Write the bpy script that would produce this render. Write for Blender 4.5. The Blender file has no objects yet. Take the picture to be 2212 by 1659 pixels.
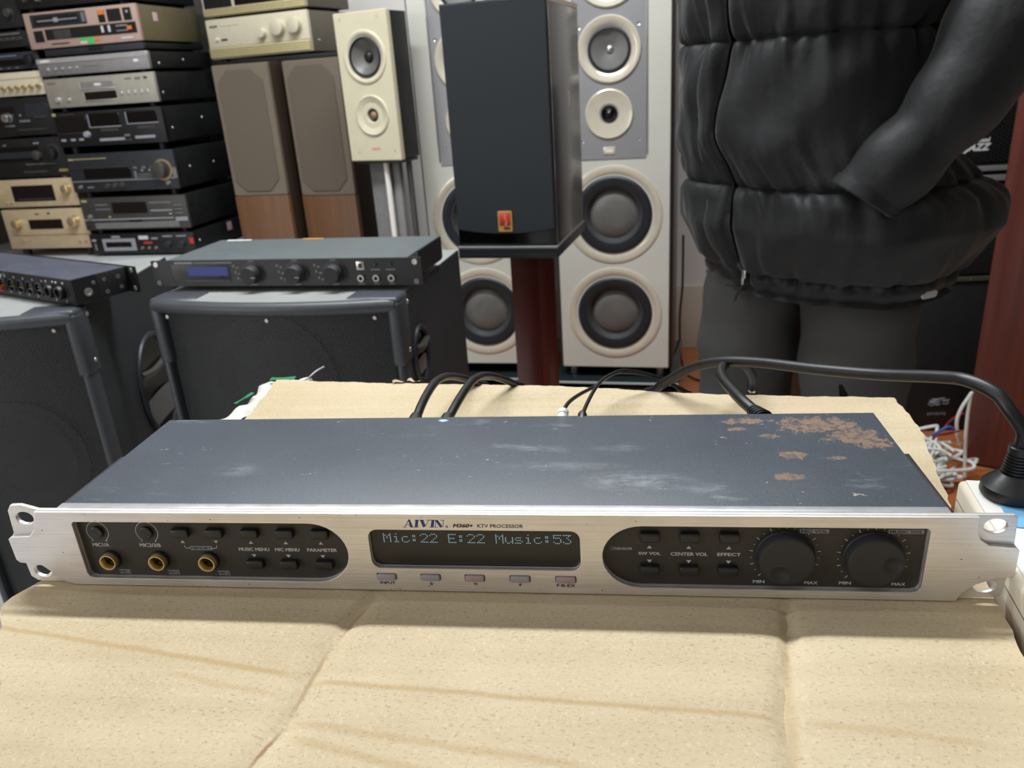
import bpy, bmesh, math, random
import numpy as np
from mathutils import Vector, Matrix
R = math.radians
random.seed(7)
scn = bpy.context.scene
COL = scn.collection
S = 0.001            # everything below is built in millimetres; TZ is the table top above the floor
TZ = 870.0

# ------------------------------------------------------------------ camera
F_PX, PITCH, ROLL, YAW = 1698.75, 0.3743, -0.0684, 0.1425
CAM = Vector((69.8, -312.8, 233.3 + TZ))
ex_ = Vector((math.cos(YAW), math.sin(YAW), 0)); ey_ = Vector((-math.sin(YAW), math.cos(YAW), 0)); ez_ = Vector((0, 0, 1))
fw_ = ey_ * math.cos(PITCH) - ez_ * math.sin(PITCH)
up_ = ey_ * math.sin(PITCH) + ez_ * math.cos(PITCH)
RT_ = ex_ * math.cos(ROLL) + up_ * math.sin(ROLL)
UP_ = up_ * math.cos(ROLL) - ex_ * math.sin(ROLL)
cam = bpy.data.cameras.new('camera'); cam_o = bpy.data.objects.new('camera', cam); COL.objects.link(cam_o)
cam_o.matrix_world = Matrix(((RT_.x, UP_.x, -fw_.x, CAM.x * S), (RT_.y, UP_.y, -fw_.y, CAM.y * S), (RT_.z, UP_.z, -fw_.z, CAM.z * S), (0, 0, 0, 1)))
cam.sensor_width = 36; cam.lens = F_PX / 2212 * 36; cam.clip_start = .02; cam.clip_end = 50
cam.dof.use_dof = True; cam.dof.focus_distance = .39; cam.dof.aperture_fstop = 19
scn.camera = cam_o

# ------------------------------------------------------------------ world, exposure, ceiling lamps' light
wd = bpy.data.worlds.new('world'); scn.world = wd; wd.use_nodes = True
wd.node_tree.nodes['Background'].inputs[0].default_value = (.8, .85, .9, 1)
wd.node_tree.nodes['Background'].inputs[1].default_value = .15
vs = scn.view_settings
vs.view_transform = 'Standard'; vs.look = 'None'; vs.gamma = 1; vs.use_curve_mapping = False
vs.exposure = 0.24
#        centre (x, y) mm, length along x, width, watts
TUBES = [(-360, 1050, 1900, 110, 68), (-900, -1000, 1500, 60, 3), (1500, -1000, 1200, 60, 1), (-1900, 300, 1200, 60, 8), (0, -2100, 1900, 60, 2)]
CEIL = 2850.0
for k, (x, y, l, w, p) in enumerate(TUBES):
    d = bpy.data.lights.new('tube_light', 'AREA'); d.shape = 'RECTANGLE'; d.size = l * S; d.size_y = w * S; d.energy = p; d.color = (.94, .98, 1)
    o = bpy.data.objects.new('tube_light', d); COL.objects.link(o); o.location = (x * S, y * S, (CEIL - 92) * S)
# daylight through the shop's glass front, left behind the camera
d = bpy.data.lights.new('daylight', 'AREA'); d.shape = 'RECTANGLE'; d.size = 1.7; d.size_y = 1.9; d.energy = 25; d.color = (1, .985, .96)
o = bpy.data.objects.new('daylight', d); COL.objects.link(o); o.location = (-2.70, -1.75, 1.25); o.rotation_euler = (R(90), 0, R(-90))

# ------------------------------------------------------------------ helpers
def lin(c):
    f = lambda v: (v / 255 / 12.92) if v <= 10 else ((v / 255 + .055) / 1.055) ** 2.4
    return (f(c[0]), f(c[1]), f(c[2]), 1)
class NT:
    def __init__(s, name):
        s.m = bpy.data.materials.new(name); s.m.use_nodes = True; s.t = s.m.node_tree; s.b = s.t.nodes['Principled BSDF']
    def n(s, typ, **kw):
        nd = s.t.nodes.new('ShaderNode' + typ)
        for k, v in kw.items():
            if k in nd.inputs: s.put(nd.inputs[k], v)
            else: setattr(nd, k, v)
        return nd
    def put(s, inp, v):
        if isinstance(v, bpy.types.NodeSocket): s.t.links.new(v, inp)
        elif isinstance(v, bpy.types.Node): s.t.links.new(v.outputs[0], inp)
        else: inp.default_value = v
    def math(s, op, a, b=0.0, c=None):
        nd = s.t.nodes.new('ShaderNodeMath'); nd.operation = op
        s.put(nd.inputs[0], a); s.put(nd.inputs[1], b)
        if c is not None: s.put(nd.inputs[2], c)
        return nd.outputs[0]
    def ramp(s, v, a, b):                       # 0..1 between a and b
        nd = s.t.nodes.new('ShaderNodeMapRange'); s.put(nd.inputs[0], v); nd.inputs[1].default_value = a; nd.inputs[2].default_value = b
        nd.inputs[3].default_value = 0; nd.inputs[4].default_value = 1; nd.clamp = True
        return nd.outputs[0]
    def mix(s, f, a, b):
        nd = s.t.nodes.new('ShaderNodeMix'); nd.data_type = 'RGBA'
        s.put(nd.inputs[0], f); s.put(nd.inputs[6], a); s.put(nd.inputs[7], b)
        return nd.outputs[2]
    def coord(s, scale=(1, 1, 1), rot=(0, 0, 0)):
        tc = s.t.nodes.new('ShaderNodeTexCoord'); mp = s.t.nodes.new('ShaderNodeMapping')
        s.t.links.new(tc.outputs['Object'], mp.inputs[0]); mp.inputs['Scale'].default_value = scale; mp.inputs['Rotation'].default_value = rot
        return mp.outputs[0]
    def noise(s, vec, scale, detail=3, rough=.5):
        nd = s.t.nodes.new('ShaderNodeTexNoise'); s.put(nd.inputs['Vector'], vec)
        nd.inputs['Scale'].default_value = scale; nd.inputs['Detail'].default_value = detail; nd.inputs['Roughness'].default_value = rough
        return nd.outputs[0]
    def bump(s, h, strength=.3, dist=.001):
        nd = s.t.nodes.new('ShaderNodeBump'); s.put(nd.inputs['Height'], h); nd.inputs['Strength'].default_value = strength; nd.inputs['Distance'].default_value = dist
        s.t.links.new(nd.outputs[0], s.b.inputs['Normal'])
    def col(s, v): s.put(s.b.inputs['Base Color'], v)
    def rough(s, v): s.put(s.b.inputs['Roughness'], v)
    def set(s, **kw):
        for k, v in kw.items(): s.put(s.b.inputs[k.replace('_', ' ')], v)
def mat(name, rgb, rough=.5, metal=0, var=.06, vscale=60, bump=0, bscale=400, coat=0, spec=.5, stretch=(1, 1, 1)):
    t = NT(name); c = lin(rgb); v = t.coord(stretch)
    nz = t.noise(v, vscale, 3)
    lo = tuple(x * (1 - var) for x in c[:3]) + (1,); hi = tuple(min(1, x * (1 + var)) for x in c[:3]) + (1,)
    t.col(t.mix(t.ramp(nz, .3, .7), lo, hi))
    t.rough(t.math('MULTIPLY_ADD', nz, .12, rough - .06))
    t.set(Metallic=metal, Coat_Weight=coat); t.b.inputs['Specular IOR Level'].default_value = spec
    if coat: t.b.inputs['Coat Roughness'].default_value = .08
    if bump: t.bump(t.noise(v, bscale, 2), bump, .0006)
    return t.m
def emit(name, rgb, strength, base=(10, 10, 12)):
    t = NT(name); t.col(lin(base)); t.put(t.b.inputs['Emission Color'], lin(rgb)); t.b.inputs['Emission Strength'].default_value = strength
    return t.m

class MB:
    """collects shapes in millimetres, build() links them as one mesh object"""
    def __init__(s): s.bm = bmesh.new()
    def add(s, vs, fs):
        v = [s.bm.verts.new(p) for p in vs]
        for f in fs:
            try: s.bm.faces.new([v[i] for i in f])
            except ValueError: pass
        return v
    def box(s, x0, x1, y0, y1, z0, z1, bev=0, seg=2):
        t = bmesh.new(); bmesh.ops.create_cube(t, size=1)
        for v in t.verts: v.co = Vector(((x0 + x1) / 2 + v.co.x * (x1 - x0), (y0 + y1) / 2 + v.co.y * (y1 - y0), (z0 + z1) / 2 + v.co.z * (z1 - z0)))
        if bev: bmesh.ops.bevel(t, geom=list(t.edges), offset=bev, segments=seg, affect='EDGES', profile=.5)
        s.merge(t); return s
    def merge(s, t, M=None):
        t.verts.index_update()
        v = [s.bm.verts.new((M @ p.co) if M else p.co) for p in t.verts]
        for f in t.faces:
            try: s.bm.faces.new([v[p.index] for p in f.verts])
            except ValueError: pass
        t.free()
    def lathe(s, c, axis, prof, seg=24, sx=1, sy=1):
        """prof: list of (radius, distance along axis)"""
        a = Vector(axis).normalized(); u = a.orthogonal().normalized()
        if abs(a.y) > .9: u = Vector((1, 0, 0))
        w = a.cross(u); c = Vector(c); rings = []
        for r, h in prof:
            if r < 1e-6: rings.append([s.bm.verts.new(c + a * h)])
            else: rings.append([s.bm.verts.new(c + a * h + u * (r * sx * math.cos(6.28318530718 * i / seg)) + w * (r * sy * math.sin(6.28318530718 * i / seg))) for i in range(seg)])
        for A, B in zip(rings, rings[1:]):
            for i in range(seg):
                j = (i + 1) % seg
                if len(A) == 1 and len(B) == 1: continue
                f = [A[0], B[j], B[i]] if len(A) == 1 else ([A[i], A[j], B[0]] if len(B) == 1 else [A[i], A[j], B[j], B[i]])
                try: s.bm.faces.new(f)
                except ValueError: pass
        return s
    def cyl(s, c, axis, r, h, seg=20, bev=0):
        p = [(0, 0), (r, 0), (r, h - bev), (r - bev, h), (0, h)] if bev else [(0, 0), (r, 0), (r, h), (0, h)]
        return s.lathe(c, axis, p, seg)
    def tube(s, pts, r, seg=10, n=6, closed=False):
        P = [Vector(p) for p in pts]
        if n > 1:
            Q = []
            for i in range(len(P) - 1):
                p0 = P[max(i - 1, 0)]; p1 = P[i]; p2 = P[i + 1]; p3 = P[min(i + 2, len(P) - 1)]
                for k in range(n):
                    t = k / n
                    Q.append(.5 * ((2 * p1) + (p2 - p0) * t + (2 * p0 - 5 * p1 + 4 * p2 - p3) * t * t + (3 * p1 - p0 - 3 * p2 + p3) * t ** 3))
            Q.append(P[-1]); P = Q
        rr = r if isinstance(r, (list, tuple)) else [r] * len(P)
        if len(rr) != len(P): rr = list(np.interp(np.linspace(0, 1, len(P)), np.linspace(0, 1, len(rr)), rr))
        up = None; rings = []
        for i, p in enumerate(P):
            d = (P[min(i + 1, len(P) - 1)] - P[max(i - 1, 0)])
            d = d.normalized() if d.length > 1e-9 else Vector((0, 0, 1))
            if up is None: up = d.orthogonal().normalized()
            up = (up - d * up.dot(d)); up = up.normalized() if up.length > 1e-6 else d.orthogonal().normalized()
            w = d.cross(up)
            rings.append([s.bm.verts.new(p + (up * math.cos(6.2831853 * k / seg) + w * math.sin(6.2831853 * k / seg)) * rr[i]) for k in range(seg)])
        for A, B in zip(rings, rings[1:]):
            for k in range(seg): s.bm.faces.new([A[k], A[(k + 1) % seg], B[(k + 1) % seg], B[k]])
        for g in (rings[0][::-1], rings[-1]):
            try: s.bm.faces.new(g)
            except ValueError: pass
        return s
    def prism(s, poly, y0, y1):
        """polygon in (x, z) extruded along y"""
        n = len(poly)
        v = [s.bm.verts.new((x, y0, z)) for x, z in poly] + [s.bm.verts.new((x, y1, z)) for x, z in poly]
        s.bm.faces.new(v[:n]); s.bm.faces.new(v[n:][::-1])
        for i in range(n): s.bm.faces.new([v[i], v[n + i], v[n + (i + 1) % n], v[(i + 1) % n]])
        return s
    def grid(s, fn, nu, nv, cu=False, cv=False):
        V = [[s.bm.verts.new(fn(i / (nu if cu else nu - 1), j / (nv if cv else nv - 1))) for j in range(nv)] for i in range(nu)]
        for i in range(nu if cu else nu - 1):
            for j in range(nv if cv else nv - 1):
                s.bm.faces.new([V[i][j], V[(i + 1) % nu][j], V[(i + 1) % nu][(j + 1) % nv], V[i][(j + 1) % nv]])
        return s
    def mesh(s, name, m, smooth=38):
        bmesh.ops.recalc_face_normals(s.bm, faces=list(s.bm.faces))
        bmesh.ops.scale(s.bm, vec=(S, S, S), verts=list(s.bm.verts))
        me = bpy.data.meshes.new(name); s.bm.to_mesh(me); s.bm.free()
        me.materials.append(m)
        if smooth:
            me.polygons.foreach_set('use_smooth', [True] * len(me.polygons)); me.set_sharp_from_angle(angle=R(smooth))
        return me
    def build(s, name, m, parent=None, loc=None, rz=0, smooth=38, label=None):
        o = bpy.data.objects.new(name, s.mesh(name, m, smooth)); COL.objects.link(o)
        if parent: o.parent = parent
        if loc: o.location = Vector(loc) * S
        if rz: o.rotation_euler[2] = rz
        if label: o['label'] = label
        return o
def tag(o, label, cat, group=None, kind=None):
    o['label'] = label; o['category'] = cat
    if group: o['group'] = group
    if kind: o['kind'] = kind
    return o
def thing(name, label, cat, loc=(0, 0, 0), yaw=0, group=None):
    o = bpy.data.objects.new(name, None); COL.objects.link(o); o.empty_display_size = .05
    o.location = Vector(loc) * S; o.rotation_euler = (0, 0, R(yaw))
    return tag(o, label, cat, group)
def struct(o): o['kind'] = 'structure'; return o
def curve_plate(name, loops, y0, y1, m, parent, bev=0, label=None):
    """flat plate with holes: loops of (x, z) mm, first the outline; from y0 back to y1"""
    cu = bpy.data.curves.new(name, 'CURVE'); cu.dimensions = '2D'; cu.fill_mode = 'BOTH'
    for lp in loops:
        sp = cu.splines.new('POLY'); sp.points.add(len(lp) - 1); sp.use_cyclic_u = True
        for q, (x, z) in zip(sp.points, lp): q.co = (x, z, 0, 1)
    cu.extrude = (y1 - y0) / 2 - bev; cu.bevel_depth = bev; cu.bevel_resolution = 1; cu.offset = -bev
    o = bpy.data.objects.new(name, cu); COL.objects.link(o); bpy.context.view_layer.update()
    me = bpy.data.meshes.new_from_object(o.evaluated_get(bpy.context.evaluated_depsgraph_get()))
    COL.objects.unlink(o); bpy.data.objects.remove(o); bpy.data.curves.remove(cu)
    a = np.empty(len(me.vertices) * 3, dtype=np.float32); me.vertices.foreach_get('co', a); a = a.reshape(-1, 3)
    b = np.stack([a[:, 0], -a[:, 2] + (y0 + y1) / 2, a[:, 1]], 1) * S
    me.vertices.foreach_set('co', b.ravel().astype(np.float32)); me.materials.clear(); me.materials.append(m)
    me.polygons.foreach_set('use_smooth', [True] * len(me.polygons)); me.set_sharp_from_angle(angle=R(30)); me.update(); me.name = name
    o = bpy.data.objects.new(name, me); COL.objects.link(o); o.parent = parent
    if label: o['label'] = label
    return o
def rrect(x0, x1, z0, z1, r=2, n=5):
    p = []
    for cx, cz, a0 in ((x1 - r, z1 - r, 0), (x0 + r, z1 - r, 90), (x0 + r, z0 + r, 180), (x1 - r, z0 + r, 270)):
        for k in range(n + 1):
            a = R(a0 + 90 * k / n); p.append((cx + r * math.cos(a), cz + r * math.sin(a)))
    return p
def oval(cx, cz, rx, rz, n=20, rot=0):
    c, s = math.cos(rot), math.sin(rot)
    return [(cx + c * rx * math.cos(6.2831853 * k / n) - s * rz * math.sin(6.2831853 * k / n), cz + s * rx * math.cos(6.2831853 * k / n) + c * rz * math.sin(6.2831853 * k / n)) for k in range(n)]
def text(s, x0, x1, z0, z1, y, m, parent, bold=0.0, shear=0.0, name='printed_label', label=None, depth=.06):
    """lettering in the (x, z) plane facing -y, fitted to the box"""
    cu = bpy.data.curves.new(name, 'FONT'); cu.body = s; cu.size = 1; cu.shear = shear; cu.resolution_u = 3
    o = bpy.data.objects.new(name, cu); COL.objects.link(o); bpy.context.view_layer.update()
    me = bpy.data.meshes.new_from_object(o.evaluated_get(bpy.context.evaluated_depsgraph_get()))
    COL.objects.unlink(o); bpy.data.objects.remove(o); bpy.data.curves.remove(cu)
    if bold:                                    # heavier strokes: the letters are thickened by overlaid copies a hair apart
        bm = bmesh.new(); d_ = bold * 2.2
        for dx, dz, dy in ((-d_, 0, 0), (d_, 0, 1), (0, d_ * .7, 2), (0, -d_ * .7, 3)):
            n0 = len(bm.verts); bm.from_mesh(me); bm.verts.ensure_lookup_table()
            for v in bm.verts[n0:]: v.co.x += dx; v.co.y += dz; v.co.z = dy
        bm.to_mesh(me); bm.free()
    a = np.empty(len(me.vertices) * 3, dtype=np.float32); me.vertices.foreach_get('co', a); a = a.reshape(-1, 3)
    mn, mx = a.min(0), a.max(0)
    x = x0 + (a[:, 0] - mn[0]) / (mx[0] - mn[0]) * (x1 - x0); z = z0 + (a[:, 1] - mn[1]) / (mx[1] - mn[1]) * (z1 - z0)
    b = np.stack([x, y - depth - a[:, 2] * .012, z], 1) * S
    me.vertices.foreach_set('co', b.ravel().astype(np.float32)); me.materials.clear(); me.materials.append(m); me.update(); me.name = name
    o = bpy.data.objects.new(name, me); COL.objects.link(o); o.parent = parent
    if label: o['label'] = label
    return o
def ray(u, v):                                  # direction of a pixel of the photograph
    return (RT_ * ((u - 1106) / F_PX) + UP_ * ((829.5 - v) / F_PX) + fw_)
def at_y(u, v, y):                              # where that line of sight meets the upright plane at depth y
    d = ray(u, v); return CAM + d * ((y - CAM.y) / d.y)

# ------------------------------------------------------------------ materials
M = {}
def brushed(name, rgb, metal=.85, rough=.38):
    t = NT(name); v = t.coord((14, 14, 900)); n1 = t.noise(v, 1.0, 4, .6); n2 = t.noise(t.coord((60, 60, 2500)), 1.0, 2)
    c = lin(rgb); big = t.noise(t.coord(), 35, 3)
    f = t.math('ADD', t.math('MULTIPLY', n1, .6), t.math('MULTIPLY', big, .4))
    t.col(t.mix(t.ramp(f, .3, .7), tuple(x * .8 for x in c[:3]) + (1,), tuple(min(1, x * 1.12) for x in c[:3]) + (1,)))
    t.set(Metallic=metal); t.rough(t.math('MULTIPLY_ADD', n1, .18, rough - .08)); t.bump(t.math('ADD', n1, n2), .22, .0004)
    return t.m
M['alu'] = brushed('brushed_aluminium', (224, 220, 216), .72, .38)
M['alu_edge'] = mat('milled_aluminium', (225, 226, 230), .34, .7, .05, 90)
M['champ'] = brushed('champagne_panel', (204, 184, 152), .2, .45)
M['gold'] = mat('gold_metal', (228, 202, 142), .34, .85, .05)
M['gold_pale'] = mat('pale_gold', (222, 202, 160), .25, .8, .06)
M['silver_dim'] = brushed('satin_silver', (158, 156, 158), .5, .45)
M['silver_warm'] = brushed('warm_silver', (176, 172, 160), .4, .48)
M['rose'] = mat('rose_beige_plastic', (178, 152, 140), .5, 0, .04)
M['olive'] = mat('olive_sheet', (112, 104, 78), .55, .1, .05)
M['blk'] = mat('black_plastic', (24, 25, 27), .42, 0, .15)
M['blk_matt'] = mat('black_sheet_metal', (20, 21, 22), .62, 0, .2, 40, .2, 900)
M['blk_gloss'] = mat('black_gloss', (8, 9, 11), .16, 0, .1)
M['blk_warm'] = mat('warm_black_inset', (38, 35, 33), .48, 0, .12, 90)
M['dk'] = mat('dark_grey_panel', (46, 50, 56), .45, .2, .1)
M['dk2'] = mat('smoky_grey_panel', (74, 73, 70), .42, .3, .1)
M['grey'] = mat('mid_grey', (120, 120, 120), .5, .1, .08)
M['lav'] = mat('grey_print', (150, 152, 160), .6)
M['txt'] = mat('white_print', (205, 205, 205), .6)
M['txt_dim'] = mat('grey_lettering', (176, 176, 176), .6)
M['txt_blk'] = mat('black_print', (22, 22, 24), .6)
M['txt_brown'] = mat('brown_print', (52, 40, 36), .6)
M['navy'] = mat('navy_print', (30, 52, 112), .5)
M['lav_block'] = mat('lilac_grey_print', (128, 128, 138), .6)
M['screen'] = mat('dark_screen', (20, 17, 18), .25, 0, .1)
M['screen_plum'] = mat('plum_screen', (24, 16, 20), .2)
M['lcd'] = emit('blue_lcd', (44, 62, 128), .55, (20, 26, 50))
M['dot'] = emit('lit_dots', (165, 205, 220), .62)
M['cream'] = mat('cream_lacquer', (205, 198, 172), .4, 0, .03, 20)
M['cream_face'] = mat('cream_panel', (214, 206, 182), .42, .1, .03)
M['cream_gold'] = mat('cream_ribs', (196, 184, 138), .4, .2, .04)
M['taupe'] = mat('taupe_sheet', (112, 104, 90), .55, .1, .05)
M['white'] = mat('white_plastic', (232, 230, 224), .4, 0, .02)
M['ivory'] = mat('ivory_plastic', (222, 214, 196), .42, 0, .03)
M['blue'] = mat('blue_plastic', (116, 172, 214), .4, 0, .05)
M['rubber'] = mat('black_rubber', (22, 22, 24), .42, 0, .2, 200, .08, 700)
M['rubber_soft'] = mat('soft_black_rubber', (34, 34, 36), .6, 0, .2)
M['red'] = mat('red_enamel', (192, 62, 48), .4)
M['orange'] = mat('orange_print', (226, 120, 50), .5)
M['green'] = mat('green_sticker', (60, 196, 98), .5)
M['pink'] = mat('pink_sticker', (226, 190, 198), .6)
M['yellow'] = mat('yellow_sticker', (236, 176, 30), .5)
M['btn_grey'] = mat('grey_button', (150, 148, 154), .4, .1)
M['btn_pink'] = mat('pink_button', (160, 138, 142), .4)
M['cone'] = mat('grey_cone', (108, 107, 104), .4, .25, .05, 40)
M['cone_dk'] = mat('dark_cone', (72, 72, 74), .42, .2, .08)
M['surround'] = mat('rubber_surround', (30, 33, 38), .42, 0, .1)
M['trim_gold'] = mat('pale_cream_ring', (204, 196, 178), .2, .15, .03, coat=.4)
M['ring_cream'] = mat('cream_ring', (206, 199, 174), .25, 0, .03, coat=.3)
M['tower'] = mat('silver_grey_lacquer', (200, 199, 190), .3, .05, .015, 8, coat=.3)
M['tower_panel'] = mat('grey_metal_panel', (150, 150, 152), .42, .35, .02, 8)
M['chrome'] = mat('bright_metal', (200, 202, 206), .22, .9)
M['mah'] = mat('dark_cabinet_side', (52, 46, 46), .35, 0, .1)
M['grille'] = mat('black_grille_cloth', (36, 41, 46), .85, 0, .12, 500, .3, 1500)
M['taupe_cloth'] = mat('taupe_grille_cloth', (98, 88, 76), .9, 0, .06, 300, .3, 900)
M['taupe_frame'] = mat('taupe_frame_cloth', (112, 102, 88), .85, 0, .06, 300)
M['wallp'] = mat('white_wall_paint', (226, 222, 218), .7, 0, .02, 3)
M['wall_grey'] = mat('warm_grey_wall_paint', (112, 94, 78), .75, 0, .03, 3)
M['ceilp'] = mat('ceiling_paint', (176, 170, 162), .8, 0, .02, 3)
M['tilew'] = mat('beige_wall_tile', (206, 196, 180), .35, 0, .03, 5)
M['lamp_body'] = mat('lamp_housing', (235, 235, 235), .5)
M['lamp'] = emit('lamp_diffuser', (250, 252, 255), 9, (240, 240, 240))
M['daylit'] = emit('daylit_glass', (236, 244, 255), 1.6, (200, 205, 210))
M['skin'] = mat('skin', (206, 164, 138), .5, 0, .05, 30)
M['hair'] = mat('black_hair', (18, 16, 15), .5, 0, .2, 80)
M['trouser'] = mat('charcoal_trousers', (58, 57, 56), .85, 0, .18, 9, .2, 600)
M['shoe'] = mat('black_leather', (24, 22, 22), .4)
M['steel'] = mat('zipper_metal', (190, 188, 182), .3, .8)
M['bench'] = mat('pale_laminate', (176, 178, 180), .4, 0, .04)
M['cable_white'] = mat('white_cable', (222, 222, 218), .45, 0, .04)
M['cable_red'] = mat('red_cable', (140, 40, 52), .45)
M['cable_blue'] = mat('blue_cable', (54, 74, 140), .45)
M['bag'] = mat('white_plastic_film', (216, 212, 204), .3, 0, .1, 40)
M['green_tape'] = mat('green_tape', (30, 130, 84), .35, 0, .12, 60)
M['zip'] = mat('grey_nylon', (128, 130, 134), .4)
M['rib'] = mat('ribbed_trim', (84, 80, 66), .5, .2)
def nylon():
    t = NT('black_nylon'); v = t.coord(); n = t.noise(v, 7, 4, .55); f = t.noise(v, 30, 3)
    t.col(t.mix(n, lin((11, 12, 13)), lin((21, 23, 25)))); t.rough(t.math('MULTIPLY_ADD', f, .2, .48))
    t.bump(t.math('ADD', t.noise(t.coord((1, 1, .45)), 16, 3), t.math('MULTIPLY', f, .5)), .4, .01)
    t.b.inputs['Sheen Weight'].default_value = .12; t.b.inputs['Specular IOR Level'].default_value = .32
    return t.m
M['nylon'] = nylon()
def perf(name, pitch, base, hole, metal=.3, rough=.45, thr=.9):
    t = NT(name); tc = t.n('TexCoord'); sp = t.n('SeparateXYZ'); t.put(sp.inputs[0], tc.outputs['Object'])
    k = 2 * math.pi / (pitch * S)
    acc = None
    for a in (0, 60, 120):
        w = t.math('COSINE', t.math('MULTIPLY', t.math('ADD', t.math('MULTIPLY', sp.outputs[0], math.cos(R(a))), t.math('MULTIPLY', sp.outputs[2], math.sin(R(a)))), k))
        acc = w if acc is None else t.math('ADD', acc, w)
    m = t.ramp(acc, thr - .5, thr + .5)
    t.col(t.mix(m, lin(base), lin(hole))); t.rough(t.math('MULTIPLY_ADD', m, .4, rough)); t.set(Metallic=metal)
    t.bump(t.math('MULTIPLY', m, -1.0), .5, .001)
    return t.m
M['perf'] = perf('perforated_grille', 5.0, (34, 36, 38), (9, 10, 11), .2, .5, .3)
M['perf_shiny'] = perf('glossy_perforated_grille', 9.0, (62, 64, 66), (8, 8, 9), .6, .25, -.2)
def carpet():
    t = NT('cabinet_coating'); v = t.coord(); n = t.noise(v, 420, 3); b = t.noise(v, 9, 3)
    t.col(t.mix(b, lin((40, 43, 46)), lin((52, 56, 60)))); t.rough(.62); t.bump(n, .5, .0012)
    return t.m
M['coat'] = carpet()
M['corner'] = mat('slate_plastic', (60, 63, 68), .42, 0, .06, 60, .05, 300)
def wood(name, a, b, rough, scale=(60, 60, 3.0), coat=0, wscale=1.2):
    t = NT(name); v = t.coord(scale); n = t.noise(v, wscale, 5, .6); fine = t.noise(t.coord((scale[0] * 6, scale[1] * 6, scale[2] * 3)), 1, 3)
    t.col(t.mix(t.ramp(t.math('ADD', t.math('MULTIPLY', n, .75), t.math('MULTIPLY', fine, .25)), .3, .7), lin(a), lin(b)))
    t.rough(rough); t.set(Coat_Weight=coat); t.b.inputs['Coat Roughness'].default_value = .15
    return t.m
M['walnut'] = wood('walnut_veneer', (86, 58, 38), (118, 84, 56), .45, (30, 30, 1.2))
M['dark_walnut'] = wood('dark_walnut_side', (40, 30, 24), (58, 44, 34), .5)
M['ebony'] = wood('black_ash_veneer', (22, 20, 20), (72, 64, 60), .3, (160, 160, 3.5), .3, 1.0)
M['rosewood'] = wood('rosewood_veneer', (70, 22, 20), (104, 38, 32), .35, (40, 40, 1.5), .25)
M['rosewood_dk'] = wood('dark_rosewood_veneer', (74, 34, 28), (104, 52, 42), .4, (40, 40, 1.2), .2)
M['cream_wood'] = mat('bare_edge', (200, 184, 166), .5)
def floor_mat():
    t = NT('orange_wood_floor'); v = t.coord((3, 40, 40)); n = t.noise(v, 1, 5, .6)
    tc = t.n('TexCoord'); br = t.n('TexBrick', Vector=tc.outputs['Object']); br.inputs['Scale'].default_value = 1
    br.inputs['Mortar Size'].default_value = .003; br.inputs['Brick Width'].default_value = 1.2; br.inputs['Row Height'].default_value = .13
    br.inputs['Color1'].default_value = (.9, .9, .9, 1); br.inputs['Color2'].default_value = (1, 1, 1, 1); br.inputs['Mortar'].default_value = (.4, .4, .4, 1)
    c = t.mix(n, lin((150, 84, 46)), lin((196, 122, 74)))
    mx = t.n('Mix'); mx.data_type = 'RGBA'; mx.blend_type = 'MULTIPLY'; mx.inputs[0].default_value = 1; t.put(mx.inputs[6], c); t.put(mx.inputs[7], br.outputs[0])
    t.col(mx.outputs[2]); t.rough(.35)
    return t.m
M['floor'] = floor_mat()
def tile_mat():
    t = NT('pale_floor_tile'); tc = t.n('TexCoord'); br = t.n('TexBrick', Vector=tc.outputs['Object']); br.offset = 0
    for k, v in (('Scale', 1), ('Mortar Size', .004), ('Brick Width', .6), ('Row Height', .6)): br.inputs[k].default_value = v
    br.inputs['Color1'].default_value = lin((196, 195, 192)); br.inputs['Color2'].default_value = lin((204, 203, 200)); br.inputs['Mortar'].default_value = lin((120, 118, 114))
    t.col(br.outputs[0]); t.rough(.3)
    return t.m
M['tile'] = tile_mat()
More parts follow.
